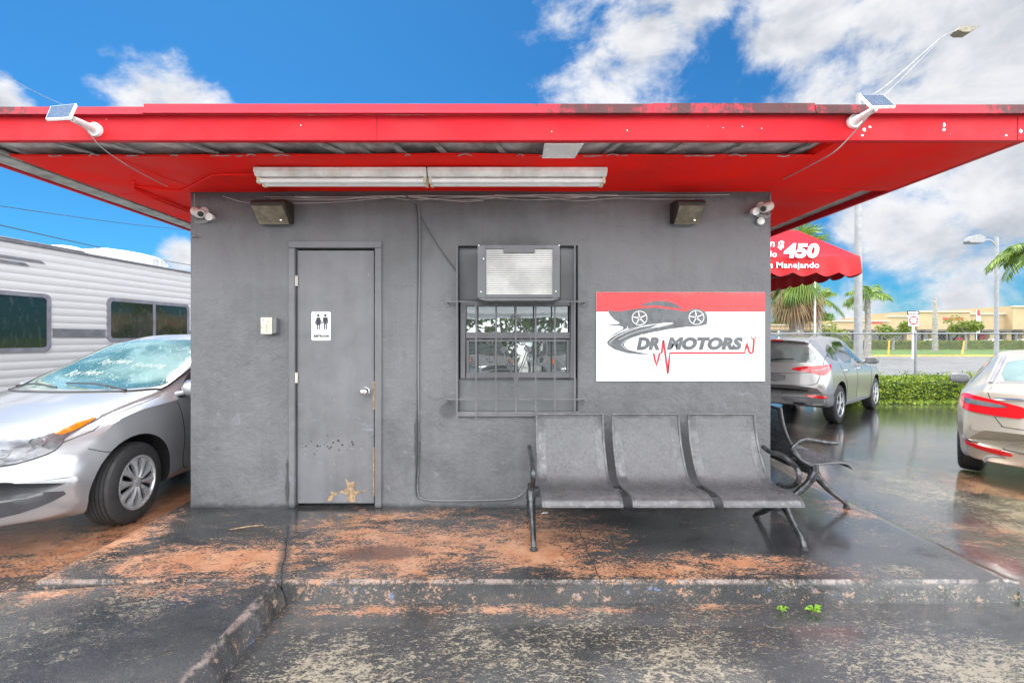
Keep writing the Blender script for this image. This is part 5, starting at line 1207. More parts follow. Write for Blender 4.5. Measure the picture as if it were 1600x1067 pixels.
for s_ in (-1,1):
    def ru(x, y): return (x+y)*.7071
    T0 = patch(ba, [(ru(-2.42,.40),.885),(ru(-2.36,.62),.935),(ru(-2.25,.78),.965),(ru(-2.05,.88),.975),(ru(-1.98,.90),.955),(ru(-2.02,.90),.84),(ru(-2.15,.86),.80),(ru(-2.34,.68),.78),(ru(-2.43,.40),.775)], 'rl', 'redlens', 'taillight', acc, .006, s_, .035, 1)
    patch(ba, [(ru(-2.38,.56),.895),(ru(-2.25,.77),.925),(ru(-2.06,.885),.925),(ru(-2.04,.89),.885),(ru(-2.22,.80),.87),(ru(-2.38,.58),.865)], 'rl', 'clearlens', 'reversing_light', T0, .009, s_, .03, 1)
    mb = MB(); line(ba, [(ru(-2.20,.66)*1.0,1.06),(ru(-2.34,.68),.90),(ru(-2.36,.66),.78),(ru(-2.40,.60),.68)],'rl',mb,.004,s_)
    mb.build('boot_gap', 'black', acc, world=False)
    patch(ba, [(ru(-2.40,.50),.425),(ru(-2.30,.72),.445),(ru(-2.12,.86),.475),(ru(-2.10,.875),.455),(ru(-2.26,.77),.405),(ru(-2.40,.52),.375)], 'rl', 'redlens', 'reflector', acc, .008, s_, .03, 1)
    mb = MB(); line(ba, [(ru(-2.08,.88),.50),(ru(-2.26,.77),.47),(ru(-2.40,.52),.44),(ru(-2.46,.2),.43)],'rl',mb,.011,s_); mb.build('chrome_trim', 'chrome', acc, world=False, smooth=True)
    patch(ba, [(.58,.93),(.20,1.16),(-.20,1.34),(-.42,1.36),(-.45,.945)], 'side', 'glassdark', 'side_window', acc, .003, s_, .07, 1)
    patch(ba, [(-.52,.95),(-.50,1.365),(-1.0,1.36),(-1.45,1.22),(-1.72,1.04),(-1.5,.98)], 'side', 'glassdark', 'side_window', acc, .003, s_, .07, 1)
    mirror(acc, .62, s_*.84, .98, s_, 'cladding')
    mb = MB(); line(ba, [(.80,.90),(.74,.6),(.72,.3)],'side',mb,.004,s_); line(ba, [(-.46,.93),(-.48,.6),(-.46,.3)],'side',mb,.004,s_); line(ba, [(-1.3,.98),(-1.2,.8),(-1.0,.6),(-.95,.3)],'side',mb,.004,s_); mb.each('panel_gap', 'black', acc, world=False)
    mb = MB(); q = cast(ba,'rear',s_*.55,.33)[0]; pr = cat([q+Vector((-.01,-.13,-.04)),q+Vector((-.015,-.10,.02)),q+Vector((-.015,.0,.035)),q+Vector((-.015,.10,.02)),q+Vector((-.01,.13,-.04))],5); mb.tube(pr, .012, 8); mb.build('exhaust_surround', 'cladding', acc, world=False, smooth=True)
mb = MB(); line(ba, [(-.60,.955),(-.3,.975),(0,.98),(.3,.975),(.60,.955)],'rear',mb,.014); mb.build('boot_trim', 'chrome', acc, world=False, smooth=True)
mb = MB(); line(ba, [(-.56,.68),(0,.66),(.56,.68)],'rear',mb,.004); mb.build('boot_gap', 'black', acc, world=False)
patch(ba, [(-.17,.87),(.17,.87),(.17,.74),(-.17,.74)], 'rear', 'signwhite', 'licence_plate', acc, .006, 1, .05, 0)
q = cast(ba,'rear',.48,.725)
def rearmap(u, v, t_):
    l, n_ = cast(ba,'rear',u,v); return tuple(l+n_*(.003+t_))
psi = 47; hd = R(90-psi); acc.rotation_euler = (0,0,hd)
ra = Vector((-1.37,.92,0)); ra.rotate(Matrix.Rotation(hd,3,'Z'))
acc.location = (5.60-ra.x, 5.67-CAMD-ra.y, -.235)

# ================================================================== travel trailer at the left
rvd = Vector((.129,1,0)).normalized(); rvn = Vector((rvd.y,-rvd.x,0))
def RVp(s, z, o=0.):                                   # s: distance from the eye along y on the side wall
    b = Vector((-8.05+.129*(s-7.38), s-CAMD, z)); return b+rvn*o
rv = thing('travel_trailer', RVp(9,gz(-8,5)), 'white ribbed travel trailer parked behind the silver sedan', 'trailer')
S0, S1, Z0, Z1 = 5.2, 14.0, .30, 2.945
mb = MB(); nz = 230
def rz_(v):
    z = Z0+(Z1-Z0)*v; return z, .014*abs(math.sin(math.pi*(z-Z0)/.132))**.7
mb.grid(1, nz, lambda u, v: RVp(S0+(S1-S0)*u, rz_(v)[0], rz_(v)[1]))
o2 = -2.4
c0 = [RVp(S0,Z0),RVp(S1,Z0),RVp(S1,Z1),RVp(S0,Z1),RVp(S0,Z0,o2),RVp(S1,Z0,o2),RVp(S1,Z1,o2),RVp(S0,Z1,o2)]
mb.add(c0, [(0,4,7,3),(1,2,6,5),(4,5,6,7),(0,1,5,4),(3,7,6,2)])
mb.build('siding', 'rvwhite', rv, smooth=True, fixn=False, angle=25)
mb = MB(); mb.add([RVp(S0,Z1+.002,.0),RVp(S1,Z1+.002,0),RVp(S1,Z1+.03,-1.2),RVp(S0,Z1+.03,-1.2),RVp(S1,Z1+.002,o2),RVp(S0,Z1+.002,o2)],[(0,1,2,3),(3,2,4,5)]); mb.build('roof', 'signwhite', rv)
mb = MB(); mb.tube([RVp(S0,Z1-.01,.03),RVp(S1,Z1-.01,.03)], .026, 8); mb.tube([RVp(S0,Z1+.03,.045),RVp(8.6,Z1+.02,.05),RVp(8.75,Z1-.03,.05)], .014, 8); mb.each('gutter', 'rvframe', rv, smooth=True)
def rvwin(s0, s1, z0, z1, mull=None):
    f = MB(); mp = lambda u, v, t_: tuple(RVp(u, v, .014+t_))
    outer = rrect(s0,z0,s1,z1,.10,6); inner = rrect(s0+.07,z0+.07,s1-.07,z1-.07,.06,6)
    n = len(outer); vs = [mp(*p,.02) for p in outer]+[mp(*p,.02) for p in inner]+[mp(*p,-.01) for p in outer]
    f.add(vs, [(i,(i+1)%n,n+(i+1)%n,n+i) for i in range(n)]+[(i,2*n+i,2*n+(i+1)%n,(i+1)%n) for i in range(n)])
    if mull: f.box((0,0,0),(0,0,0)); f.prism([(mull-.03,z0+.07),(mull+.03,z0+.07),(mull+.03,z1-.07),(mull-.03,z1-.07)], mp, .01, .022)
    o = f.build('window', 'rvframe', rv, fixn=False)
    g_ = MB(); g_.prism(inner, mp, .006, .010); g_.build('pane', 'rvglass', o)
    return o
rvwin(9.10, 11.10, 1.28, 2.16, 10.15); rvwin(6.35, 8.10, 1.12, 2.12)
for a, b_ in ((8.13,9.07),(11.13,S1-.02),(S0+.02,6.3)):
    mb = MB(); mb.prism([(a,1.37),(b_,1.37),(b_,1.52),(a,1.52)], lambda u,v,t_: tuple(RVp(u,v,.023+t_)), 0, .004); mb.build('stripe', 'rvgrey', rv)
mb = MB()
for (s0_, s1_, zz_) in ((S0+.1,8.02,2.66),(S0+.1,7.78,2.585)):
    mb.prism([(s0_,zz_-.025),(s1_,zz_-.02),(s1_-.08,zz_+.025),(s0_,zz_+.03)], lambda u,v,t_: tuple(RVp(u,v,.023+t_)), 0, .004)
mb.each('decal', 'rvgrey', rv)
mb = MB()
for sx_ in (9.0, 10.0):
    c_ = RVp(sx_, gz(-8,5)+.36, -.15); m_ = Matrix.Translation(c_) @ Matrix.Rotation(math.atan2(rvn.y,rvn.x)-math.pi/2,4,'Z'); mb.lathe([(0,-.1),(.2,-.1),(.34,-.1),(.36,-.07),(.36,.07),(.34,.1),(.2,.1),(0,.06)],32,m_,'y')
mb.each('wheel', 'rubber', rv, smooth=True)
mb = MB(); mb.add([RVp(S0+.5,Z0-.001,-.3),RVp(S1-.5,Z0-.001,-.3),RVp(S1-.5,gz(-8,5)+.1,-.3),RVp(S0+.5,gz(-8,5)+.1,-.3)],[(0,1,2,3)]); mb.build('underbody', 'dark', rv)
acu = MB(); mpq = lambda u, v, t_: tuple(RVp(u, v, -.9-t_))
acu.prism(chaikin([(9.35,Z1),(9.45,3.10),(9.75,3.30),(10.6,3.36),(11.3,3.33),(11.5,3.20),(11.5,Z1)],1), mpq, 0, .75); au = acu.build('roof_air_conditioner', 'signwhite', rv, smooth=True, bevel=.03, angle=30)
mb = MB()
for k in range(9):
    for a, b_ in ((11.03,11.22),(11.26,11.45)): mb.prism([(a,3.10+.022*k),(b_,3.10+.022*k),(b_,3.11+.022*k),(a,3.11+.022*k)], lambda u,v,t_: tuple(RVp(u,v,-.899+t_)), 0, .004)
mb.build('vent_slots', 'rvgrey', au)
mb = MB(); c_ = RVp(8.75, Z1+.02, -.5); mb.lathe([(.0,.14),(.2,.13),(.33,.08),(.36,.0)],28,Matrix.Translation(c_)); mb.build('roof_vent', 'white', rv, smooth=True)

# ================================================================== awning on the right wall
aw = thing('awning', (3.6,4.2,0), 'red gable awning lettered $450 on the right side of the office', 'awning')
Ya, Yb, Yr = 2.82, 5.75, 4.22; Xe = 5.05; Ze, Zv, Zr = 2.50, 2.36, 3.20
mb = MB(); W0 = bx1+.003
fn = lambda x, y, z: Vector((x, y, z))
mb.grid(24,8,lambda u,v: fn(W0+(Xe-W0)*u, Ya+(Yr-Ya)*v, Ze+(Zr-Ze)*v-.03*math.sin(math.pi*v)*abs(math.sin(u*math.pi*3))))
mb.grid(24,8,lambda u,v: fn(W0+(Xe-W0)*u, Yb-(Yb-Yr)*v, Ze+(Zr-Ze)*v))
mb.add([(Xe,Ya,Ze),(Xe,Yb,Ze),(Xe,Yr,Zr)],[(0,1,2)])
def valance(p0, p1, n=7, name='valance'):
    m = MB(); p0 = Vector(p0); p1 = Vector(p1); K = n*10
    for i in range(K):
        pass
    vs = []
    nrm_ = Vector((p1.y-p0.y, p0.x-p1.x, 0)).normalized()
    for j in range(5):
        for i in range(K+1):
            u = i/K; p = p0.lerp(p1,u); sc = abs(math.sin(math.pi*u*n)); zb = Ze-.225-.05*sc
            wv = .018*math.sin(2*math.pi*u*n+1)*(j/4)
            vs.append(p+nrm_*(wv+.012*(j/4))+Vector((0,0,(zb-Ze)*(j/4))))
    m.add(vs, [(j*(K+1)+i,j*(K+1)+i+1,(j+1)*(K+1)+i+1,(j+1)*(K+1)+i) for j in range(4) for i in range(K)])
    return m.build(name, 'awning', aw, smooth=True, fixn=False)
mb.build('canopy', 'awning', aw, smooth=True, angle=20)
valance((W0,Ya,Ze),(Xe,Ya,Ze),9); valance((Xe,Ya,Ze),(Xe,Yb,Ze),9); valance((W0,Yb,Ze),(Xe,Yb,Ze),9)
mb = MB()
for y in (Ya+.03,Yb-.03): mb.bar((W0,y,Ze-.03),(Xe-.03,y,Ze-.03), .035)
for x in (3.0,4.0,Xe-.03): mb.bar((x,Ya+.03,Ze-.03),(x,Yb-.03,Ze-.03),.03)
mb.bar((Xe-.03,Yr,Ze-.03),(Xe-.03,Yr,Zr-.03),.03); mb.bar((W0,Yr,Zr-.05),(Xe-.03,Yr,Zr-.05),.03)
mb.build('frame', 'steel', aw)
p_ = P(1273,455,14.5); mb = MB(); mb.tube([(p_.x,p_.y,-.3),(p_.x,p_.y,3.1)], .035, 10); mb.tube([(p_.x,p_.y,3.1),(p_.x,p_.y,3.13)],[.04,.01],10); tag(mb.build('flag_post', 'white', smooth=True), 'thin white post standing behind the silver SUV, seen below the red awning', 'post')
sl_ = Vector((0,Yr-Ya,Zr-Ze)).normalized(); sn_ = Vector((0,-sl_.z,sl_.y))
def slope(u, v, t_):                                    # v: photo row on the front slope
    lo = 0; 
    # intersect the sight line row with the sloping canopy: z = Ze + k*(y-Ya)
    k = (Zr-Ze)/(Yr-Ya); r_ = (528-v)/F; d = (Ze-CAMH-k*(Ya+CAMD))/(r_-k)
    x = (u-785)*d/F; return tuple(Vector((x, d-CAMD, CAMH+r_*d))+sn_*(.012+t_))
AB = lambda a,b_,c,d: (1200+a/5.335, 340+d/5.335, 1200+c/5.335, 340+b_/5.335)
def text_s(s_, a, b_, c, d, **k): text(s_, AB(a,b_,c,d), slope, 'signwhite', 'lettering', aw, **k)
text_s('450', 128,222,424,346, shear=.15, bold=.05); text_s('$', 80,200,132,278, shear=.1, bold=.04); text_s('n', 12,210,52,252, shear=.1, bold=.015); text_s('lo', 14,288,72,338, shear=.1, bold=.015)
def vmap(u, v, t_):
    d = Ya+CAMD-.03; x = (u-785)*d/F; return (x, Ya-.034-t_, CAMH+(528-v)*d/F)
text('es Manejando', AB(-28,372,424,436), vmap, 'signwhite', 'lettering', aw, bold=.015)

# ================================================================== fence, hedge, poles
FD = 12.2-CAMD
fe = thing('chain_link_fence', (P(1432,0,12.2).x,FD,-.25), 'chain link fence with top rail behind the green hedge', 'fence')
fz0_, fz1_ = -.25, CAMH+7*12.2/F
fxa, fxb = 4.0, 24.0
mb = MB(); mb.tube([(fxa,FD,fz1_),(fxb,FD,fz1_-.0)], .021, 8); mb.build('top_rail', 'steel', fe, smooth=True)
for x in (P(1432,0,12.2).x-3.1, P(1432,0,12.2).x, P(1432,0,12.2).x+3.1, P(1432,0,12.2).x+6.2, P(1432,0,12.2).x+9.3):
    mb = MB(); mb.tube([(x,FD+.03,fz0_),(x,FD+.03,fz1_+.05)], .030, 10); mb.tube([(x,FD+.03,fz1_+.05),(x,FD+.03,fz1_+.075)],[.033,.01],10); mb.tube([(x,FD,fz1_-.02),(x,FD+.03,fz1_-.02)],.034,10); mb.build('post', 'steel', fe, smooth=True)
mb = MB(); pit = .085
H_ = fz1_-fz0_-.05
k = int((fxb-fxa)/pit)
for i in range(-int(H_/pit), k):
    x0 = fxa+i*pit
    for sgn in (1,-1):
        a = Vector((x0 if sgn > 0 else x0+H_, FD-.022*0-.004*sgn, fz0_+.03)); b_ = Vector((x0+H_ if sgn > 0 else x0, FD-.004*sgn, fz0_+.03+H_))
        mb.tube([a,b_], .0028, 4, False)
mb.build('mesh_wire', 'steel', fe, fixn=False)
def leaves(mb, n, fn, size, r_=rnd, droop=.3):
    for _ in range(n):
        p, s_ = fn(); s_ = s_*size*r_.uniform(.6,1.3)
        a = Vector((r_.gauss(0,1),r_.gauss(0,1),r_.gauss(0,.8))).normalized(); b_ = a.cross(Vector((r_.gauss(0,1),r_.gauss(0,1),r_.gauss(0,1)))).normalized()
        mb.add([p-a*s_, p+b_*s_*.42, p+a*s_, p-b_*s_*.42], [(0,1,2,3)])
hb = thing('hedge', (P(1450,0,11.9).x,FD-.4,-.25), 'bright yellow green leafy hedge growing along the chain link fence', 'hedge')
mb = MB()
def hf():
    while True:
        x = rnd.uniform(8.3, 17.5) if rnd.random() < .8 else rnd.uniform(17.5, 24); t = 2*math.pi*rnd.random(); top = .36+.10*mnoise.noise(Vector((x*1.3,0,0)))+.05*mnoise.noise(Vector((x*4,3,0)))
        y = rnd.uniform(-.55,.45); z = rnd.uniform(-.22, top+.02)
        ins = min((.55-abs(y))/.2, (top+.02-z)/.15)
        if ins < .9 or rnd.random() < .15: return Vector((x, FD-.25+y*(1-.25*max(0,z)), z)), 1.
leaves(mb, 26000, hf, .036)
for _ in range(70):
    x = rnd.uniform(8.4,18); y = FD-.3+rnd.uniform(-.4,.4); z = .33
    for j in range(12): p = Vector((x+rnd.gauss(0,.07), y+rnd.gauss(0,.05), z+rnd.uniform(0,.16))); leaves(mb, 1, lambda: (p,1.), .035)
mb.build('foliage', 'hedge', hb, fixn=False)
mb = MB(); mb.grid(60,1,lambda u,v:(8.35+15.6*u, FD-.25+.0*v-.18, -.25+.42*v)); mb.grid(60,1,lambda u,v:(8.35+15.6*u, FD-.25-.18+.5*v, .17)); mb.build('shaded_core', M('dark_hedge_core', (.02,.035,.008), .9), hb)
mb = MB()
def gf():
    x = rnd.uniform(7.9,17); return Vector((x, FD-.95+rnd.gauss(0,.16), -.225+rnd.uniform(0,.05))), 1.
leaves(mb, 2600, gf, .03); tag(mb.build('ground_cover', 'hedge', fixn=False), 'low weeds and grass at the foot of the hedge', kind='stuff')
# weeds at the foot of the step
for (px,py,sz_,lab) in ((1222,948,.030,'small green weed at the foot of the step, leftmost'),(1271,950,.040,'bright green weed at the foot of the step beside a smaller one'),(1588,940,.045,'green weed at the right corner of the step')):
    c_ = P(px,py,F*(CAMH+.13)/(py+8-528)); c_.z = -.13; c_.y = min(c_.y,-1.12); mb = MB()
    if px > 1500: c_ = Vector((2.93,-1.13,-.13))
    for k in range(11):
        a = k*2.4+rnd.random(); l = sz_*rnd.uniform(.7,1.3); d = Vector((math.cos(a),math.sin(a)*.7,0)); n_ = Vector((-d.y,d.x,0)); z_ = rnd.uniform(.3,1.1)*sz_
        b_ = c_+Vector((0,0,.004)); m_ = b_+d*l*.55+Vector((0,0,z_)); e_ = b_+d*l*1.1+Vector((0,0,z_*.8)); mb.add([b_, m_+n_*l*.28, e_, m_-n_*l*.28], [(0,1,2,3)])
    tag(mb.build('weed', 'weed', fixn=False), lab, 'weed', 'weeds at the foot of the step')
def ongr(px, py, z=.0): return P(px, py, F*(CAMH-z)/(py-528))
a, b_ = ongr(360,827,.006), ongr(411,820,.006); mb = MB(); mb.tube([a, a.lerp(b_,.5)+Vector((0,.004,.003)), b_], [.004,.005,.003], 6); tag(mb.build('stick', 'wood', smooth=True), 'thin pale stick lying on the dark slab left of the door', 'stick')
a, b_ = ongr(238,1024,.0), ongr(285,1011,.0); a.z = b_.z = -.012; mb = MB(); mb.tube([a, a.lerp(b_,.4)+Vector((0,.006,.004)), b_], [.006,.008,.005], 6); tag(mb.build('stick', 'bronzetop', smooth=True), 'dark twig lying on the grey asphalt at the lower left', 'stick')
c_ = ongr(851,801,.004); mb = MB(); mb.prism([(c_.x-.03,c_.y-.008),(c_.x+.025,c_.y-.012),(c_.x+.032,c_.y+.008),(c_.x-.01,c_.y+.014)], lambda u,v,t_:(u,v,.003+t_+.004*math.sin(u*60)), 0, .001); tag(mb.build('paper_scrap', 'signwhite'), 'scrap of white paper on the slab by the left bench leg', 'litter')
# tall street light behind
t = thing('street_light', (P(1341,0,15).x,15-CAMD,-.35), 'tall grey street light with long arm rising behind the office roof', 'street lamp')
px_ = P(1341,0,15).x; y_ = 15-CAMD; zl = P(0,50,15).z
mb = MB(); mb.tube([(px_,y_,-.35),(px_,y_,4),(px_,y_,8.4),(px_,y_,9.3)], [.125,.105,.085,.075], 20); mb.build('pole', 'concrete_pole', t, smooth=True)
mb = MB(); mb.tube(cat([(px_,y_,9.0),P(1380,138,15),P(1430,95,15),P(1470,60,15),P(1492,49,15)],6), .020, 8); mb.tube(cat([(px_,y_,8.4),P(1392,140,15),P(1440,92,15),P(1466,65,15)],6), .013, 8); mb.each('arm', 'concrete_pole', t, smooth=True)
mb = MB(); mb.prism([(p.x,p.z) for p in (P(1490,51,15),P(1494,46,15),P(1525,45,15),P(1510,55,15),P(1496,55,15))], lambda u,v,tt:(u,y_+tt,v), -.15, .15); mb.build('lamp_head', 'bronze', t, bevel=.02)
# parking lot lamp
t = thing('lot_lamp', (P(1557,0,20.8).x,20.8-CAMD,-.36), 'shorter grey lamp post with a single hooded head beyond the fence', 'street lamp')
px_ = P(1557,0,20.8).x; y_ = 20.8-CAMD
mb = MB(); mb.tube([(px_,y_,-.36),(px_,y_,P(0,370,20.8).z)], [.085,.075], 16); mb.build('pole', 'concrete_pole', t, smooth=True)
mb = MB(); mb.tube(cat([(px_,y_,P(0,388,20.8).z),P(1553,380,20.8),P(1545,375,20.8),P(1534,376,20.8)],6), .035, 8); mb.build('arm', 'concrete_pole', t, smooth=True)
mb = MB(); mb.prism([(p.x,p.z) for p in (P(1509,378,20.8),P(1512,371,20.8),P(1526,367,20.8),P(1535,371,20.8),P(1536,378,20.8),P(1530,381,20.8),P(1511,381,20.8))], lambda u,v,tt:(u,y_+tt,v), -.16, .16); mb.build('lamp_head', 'steel', t, bevel=.03)
# sign post
SD = 38.; sgn_ = thing('road_sign', (P(1427,0,SD).x,SD-CAMD,-.36), 'red and white DO NOT ENTER sign under a black one way arrow', 'sign')
x_ = P(1427.5,0,SD).x; y_ = SD-CAMD
mb = MB(); mb.box((x_-.06,y_,-.36),(x_+.06,y_+.1,P(0,486,SD).z)); mb.build('post', 'signwhite', sgn_)
mb = MB(); a = P(1419,509,SD); b_ = P(1435,492.5,SD); mb.box((a.x,y_-.03,a.z),(b_.x,y_-.005,b_.z)); mb.build('panel', 'signwhite', sgn_)
c_ = P(1427,500.7,SD); mb = MB(); mb.prism([(c_.x+.39*math.cos(k*.2618),c_.z+.39*math.sin(k*.2618)) for k in range(24)], wallmap(y_-.03), 0, .01); mb.build('red_disc', 'inkred', sgn_)
mb = MB(); mb.box((c_.x-.28,y_-.05,c_.z-.05),(c_.x+.28,y_-.041,c_.z+.05)); mb.build('white_bar', 'signwhite', sgn_)
text('DO NOT', (c_.x-.24,c_.z+.10,c_.x+.24,c_.z+.24), wallmap(y_-.042), 'signwhite', 'lettering', sgn_, 0, .04); text('ENTER', (c_.x-.22,c_.z-.24,c_.x+.22,c_.z-.10), wallmap(y_-.042), 'signwhite', 'lettering', sgn_, 0, .04)
mb = MB(); a = P(1417,491.5,SD); b_ = P(1436,486,SD); mb.box((a.x,y_-.04,a.z),(b_.x,y_-.01,b_.z)); mb.build('arrow_panel', 'ink', sgn_)
mb = MB(); zc = (a.z+b_.z)/2; mb.prism([(a.x+.08,zc-.07),(b_.x-.25,zc-.07),(b_.x-.25,zc-.12),(b_.x-.06,zc),(b_.x-.25,zc+.12),(b_.x-.25,zc+.07),(a.x+.08,zc+.07)], wallmap(y_-.041), 0, .008); mb.build('arrow', 'signwhite', sgn_)
# yellow marker posts
for px,py,lab in ((1377,541,'yellow marker post on the verge, left of the road sign'),(1491,539,'yellow marker post on the verge right of the road sign, leaning')):
    a = P(px,py-6,42.); y_ = 42-CAMD-.8; mb = MB(); lean = .12 if px > 1400 else .05
    mb.tube([(a.x-lean,y_,-.3),(a.x+lean,y_,CAMH-(533-528)*42/F)], .07, 10); mb.tube([(a.x+lean,y_,CAMH-(533-528)*42/F),(a.x+lean*1.05,y_,CAMH-(532-528)*42/F)],[.07,.02],10); tag(mb.build('marker_post', 'kerbyellow', smooth=True), lab, 'post', 'yellow marker posts on the verge')

# far hedge, shops, trees
HD = 65.-CAMD
mb = MB(); hh = thing('clipped_hedge', (40,HD,-.27), 'long clipped hedge in front of the shop car park', 'hedge')
def ff():
    x = rnd.uniform(20,85); k = rnd.random()
    if k < .6: return Vector((x, HD-.6+rnd.uniform(-.08,.08), rnd.uniform(-.2,.92))), 1.
    return Vector((x, HD+rnd.uniform(-.6,.6), .92+rnd.gauss(0,.05))), 1.
leaves(mb, 14000, ff, .13); mb.build('foliage', 'hedgefar', hh, fixn=False)
mb = MB(); mb.box((20,HD-.55,-.27),(85,HD+.55,.85)); mb.build('core', 'hedgefar', hh)
BD = 88.; by_ = BD-CAMD
sh = thing('shop_building', (60,by_,-.3), 'long cream strip mall with stepped parapet and red shop lettering', 'building')
def bp(px, py): p = P(px,py,BD); return p.x, p.z
segs_ = [(1180,1300,507),(1300,1386,501),(1386,1428,493.5),(1428,1509,486.5),(1509,1568,490),(1568,1700,479)]
for i, (a, b_, ty) in enumerate(segs_):
    x0 = bp(a,0)[0]; x1 = bp(b_,0)[0]; zt_ = bp(0,ty)[1]; yy = by_-(0,.4,.0,.8,.2,1.6)[i]
    mb = MB(); mb.box((x0,yy,bp(0,517)[1]),(x1-.001,by_+12,zt_)); mb.build('parapet', 'cream', sh)
    mb = MB(); mb.box((x0-.1,yy-.3,zt_-.22),(x1+.1,yy+.2,zt_+.06)); mb.build('cornice', 'creamtrim', sh)
    mb = MB(); mb.box((x0,yy-1.6,bp(0,517.5)[1]-.1),(x1,yy-.002,bp(0,515)[1])); mb.build('canopy', 'canopy', sh)
    mb = MB(); mb.box((x0,by_+2,-.3),(x1,by_+2.3,bp(0,517)[1])); mb.build('shop_front', 'storeglass', sh)
    x = x0+.3
    while x < x1-1.2:
        mb = MB(); wdt = rnd.choice((.25,.25,.5)); mb.box((x,by_+1.7,-.3),(x+wdt,by_+1.98,bp(0,517)[1]))
        mb.build('mullion', 'creamtrim', sh); x += rnd.choice((1.5,2.2,3.1))
for px in (1300,1340,1386,1412,1450,1509,1540,1566,1590):
    x = bp(px,0)[0]; mb = MB(); mb.box((x-.45,by_-1.2,-.3),(x+.45,by_-.4,bp(0,516.9)[1]-.1)); mb.build('column', 'cream', sh)
mb = MB(); x0, z0 = bp(1440,541); x1, z1 = bp(1445,519)
text('PAWN SHOP', (bp(1467,0)[0],bp(0,501.5)[1],bp(1498,0)[0],bp(0,496)[1]), wallmap(by_-.83), 'inkred', 'lettering', sh, 0, .06)
text('MARKET', (bp(1360,0)[0],bp(0,506)[1],bp(1377,0)[0],bp(0,502)[1]), wallmap(by_-.43), 'inkred', 'lettering', sh, 0, .04)
mb = MB(); a = bp(1506,533); b_ = bp(1517,519); mb.box((a[0],by_+1.5,a[1]),(b_[0],by_+1.6,b_[1]-1)); mb.build('window_poster', 'inkred', sh)
mb = MB(); a = bp(1544,525); b_ = bp(1554,513); mb.box((a[0],by_+1.5,a[1]-.6),(b_[0],by_+1.6,b_[1]-.8)); mb.build('window_poster', 'inkred', sh)
# feather flags
for px, ty, c1, lab in ((1457.5,490,'kerbyellow','tall feather flag in yellow and orange by the shops'),(1526,484,'inkred','tall feather flag in red, white and blue by the shops')):
    t = thing('feather_flag', P(px,540,70), lab, 'flag', 'feather flags in front of the shops'); b_ = P(px,0,70)
    z1 = P(0,ty,70).z; mb = MB(); mb.tube([(b_.x,b_.y,-.3),(b_.x,b_.y,z1)], .04, 6); mb.build('pole', 'signwhite', t)
    cs_ = [c1,'signwhite','inkred' if c1 == 'kerbyellow' else 'awnblue','signwhite']
    MT.setdefault('awnblue', M('blue_cloth', (.08,.12,.45), .8))
    zz_ = np.linspace(z1, z1-3.6, 5)
    for k in range(4):
        mb = MB(); w0 = .2+.45*math.sin(math.pi*(.15+.7*k/4)); w1 = .2+.45*math.sin(math.pi*(.15+.7*(k+1)/4))
        mb.prism([(b_.x,zz_[k]),(b_.x+w0,zz_[k]-.1),(b_.x+w1,zz_[k+1]),(b_.x,zz_[k+1])], wallmap(b_.y), -.01, .01); mb.build('cloth', cs_[k], t)
# trees
def crown_leaves(mb, c, rad, n, size, clumps=9):
    cl = []
    for _ in range(clumps):
        v = Vector((rnd.gauss(0,1),rnd.gauss(0,1),rnd.gauss(0,.8))).normalized()*rnd.uniform(.3,.85); cl.append((Vector((v.x*rad[0],v.y*rad[1],v.z*rad[2])), rnd.uniform(.28,.5)))
    def f():
        o, r_ = rnd.choice(cl); v = Vector((rnd.gauss(0,1),rnd.gauss(0,1),rnd.gauss(0,1))).normalized()*r_*rnd.uniform(.6,1.05)
        return Vector(c)+o+Vector((v.x*rad[0],v.y*rad[1],v.z*rad[2])), 1.
    leaves(mb, n, f, size); return cl
def tree(loc, h_, rad, mat, lab, n=2500, size=.12, group='trees by the shops'):
    t = thing('tree', loc, lab, 'tree', group); c = Vector(loc)+Vector((0,0,h_)); mb = MB(); cl = crown_leaves(mb, c, rad, n, size); mb.build('crown', mat, t, fixn=False)
    mb = MB(); mb.tube([loc, Vector(loc)+Vector((.1,0,h_*.5)), c-Vector((0,0,rad[2]*.3))], [.16,.12,.09], 8)
    for o, _ in cl[:5]: mb.tube([c-Vector((0,0,rad[2]*.6)), c+o*.8], [.07,.02], 5)
    mb.build('trunk', 'trunk', t, smooth=True); return t
p = P(1395,0,60); tree((p.x,p.y,-.3), 2.9, (2.4,1.8,1.3), 'treelight', 'small light green tree left of the DO NOT ENTER sign', 1800, .17)
p = P(1508,0,60); tree((p.x,p.y,-.3), 3.0, (2.5,1.8,1.4), 'treelight', 'small green tree before the shops near the red lettering', 1800, .17)
p = P(1316,0,96); tree((p.x,p.y+8,-.3), 5.2, (7.5,4,3.4), 'tree', 'broad dark green tree rising behind the left of the shops', 5000, .34)
p = P(1300,0,45); tree((p.x,p.y,-.3), 1.7, (2.0,1.5,1.6), 'treelight', 'light green shrub just right of the awning post', 1500, .17)
p = P(1515,0,120); tree((p.x,p.y,-.3), 6.8, (2.6,2.5,1.3), 'tree', 'dark tree top showing over the shop roof', 800, .3)
p = P(1240,0,110); tree((p.x,p.y,-.3), 4.0, (9,4,3.0), 'tree', 'dark tree behind the shops below the awning', 3000, .4)
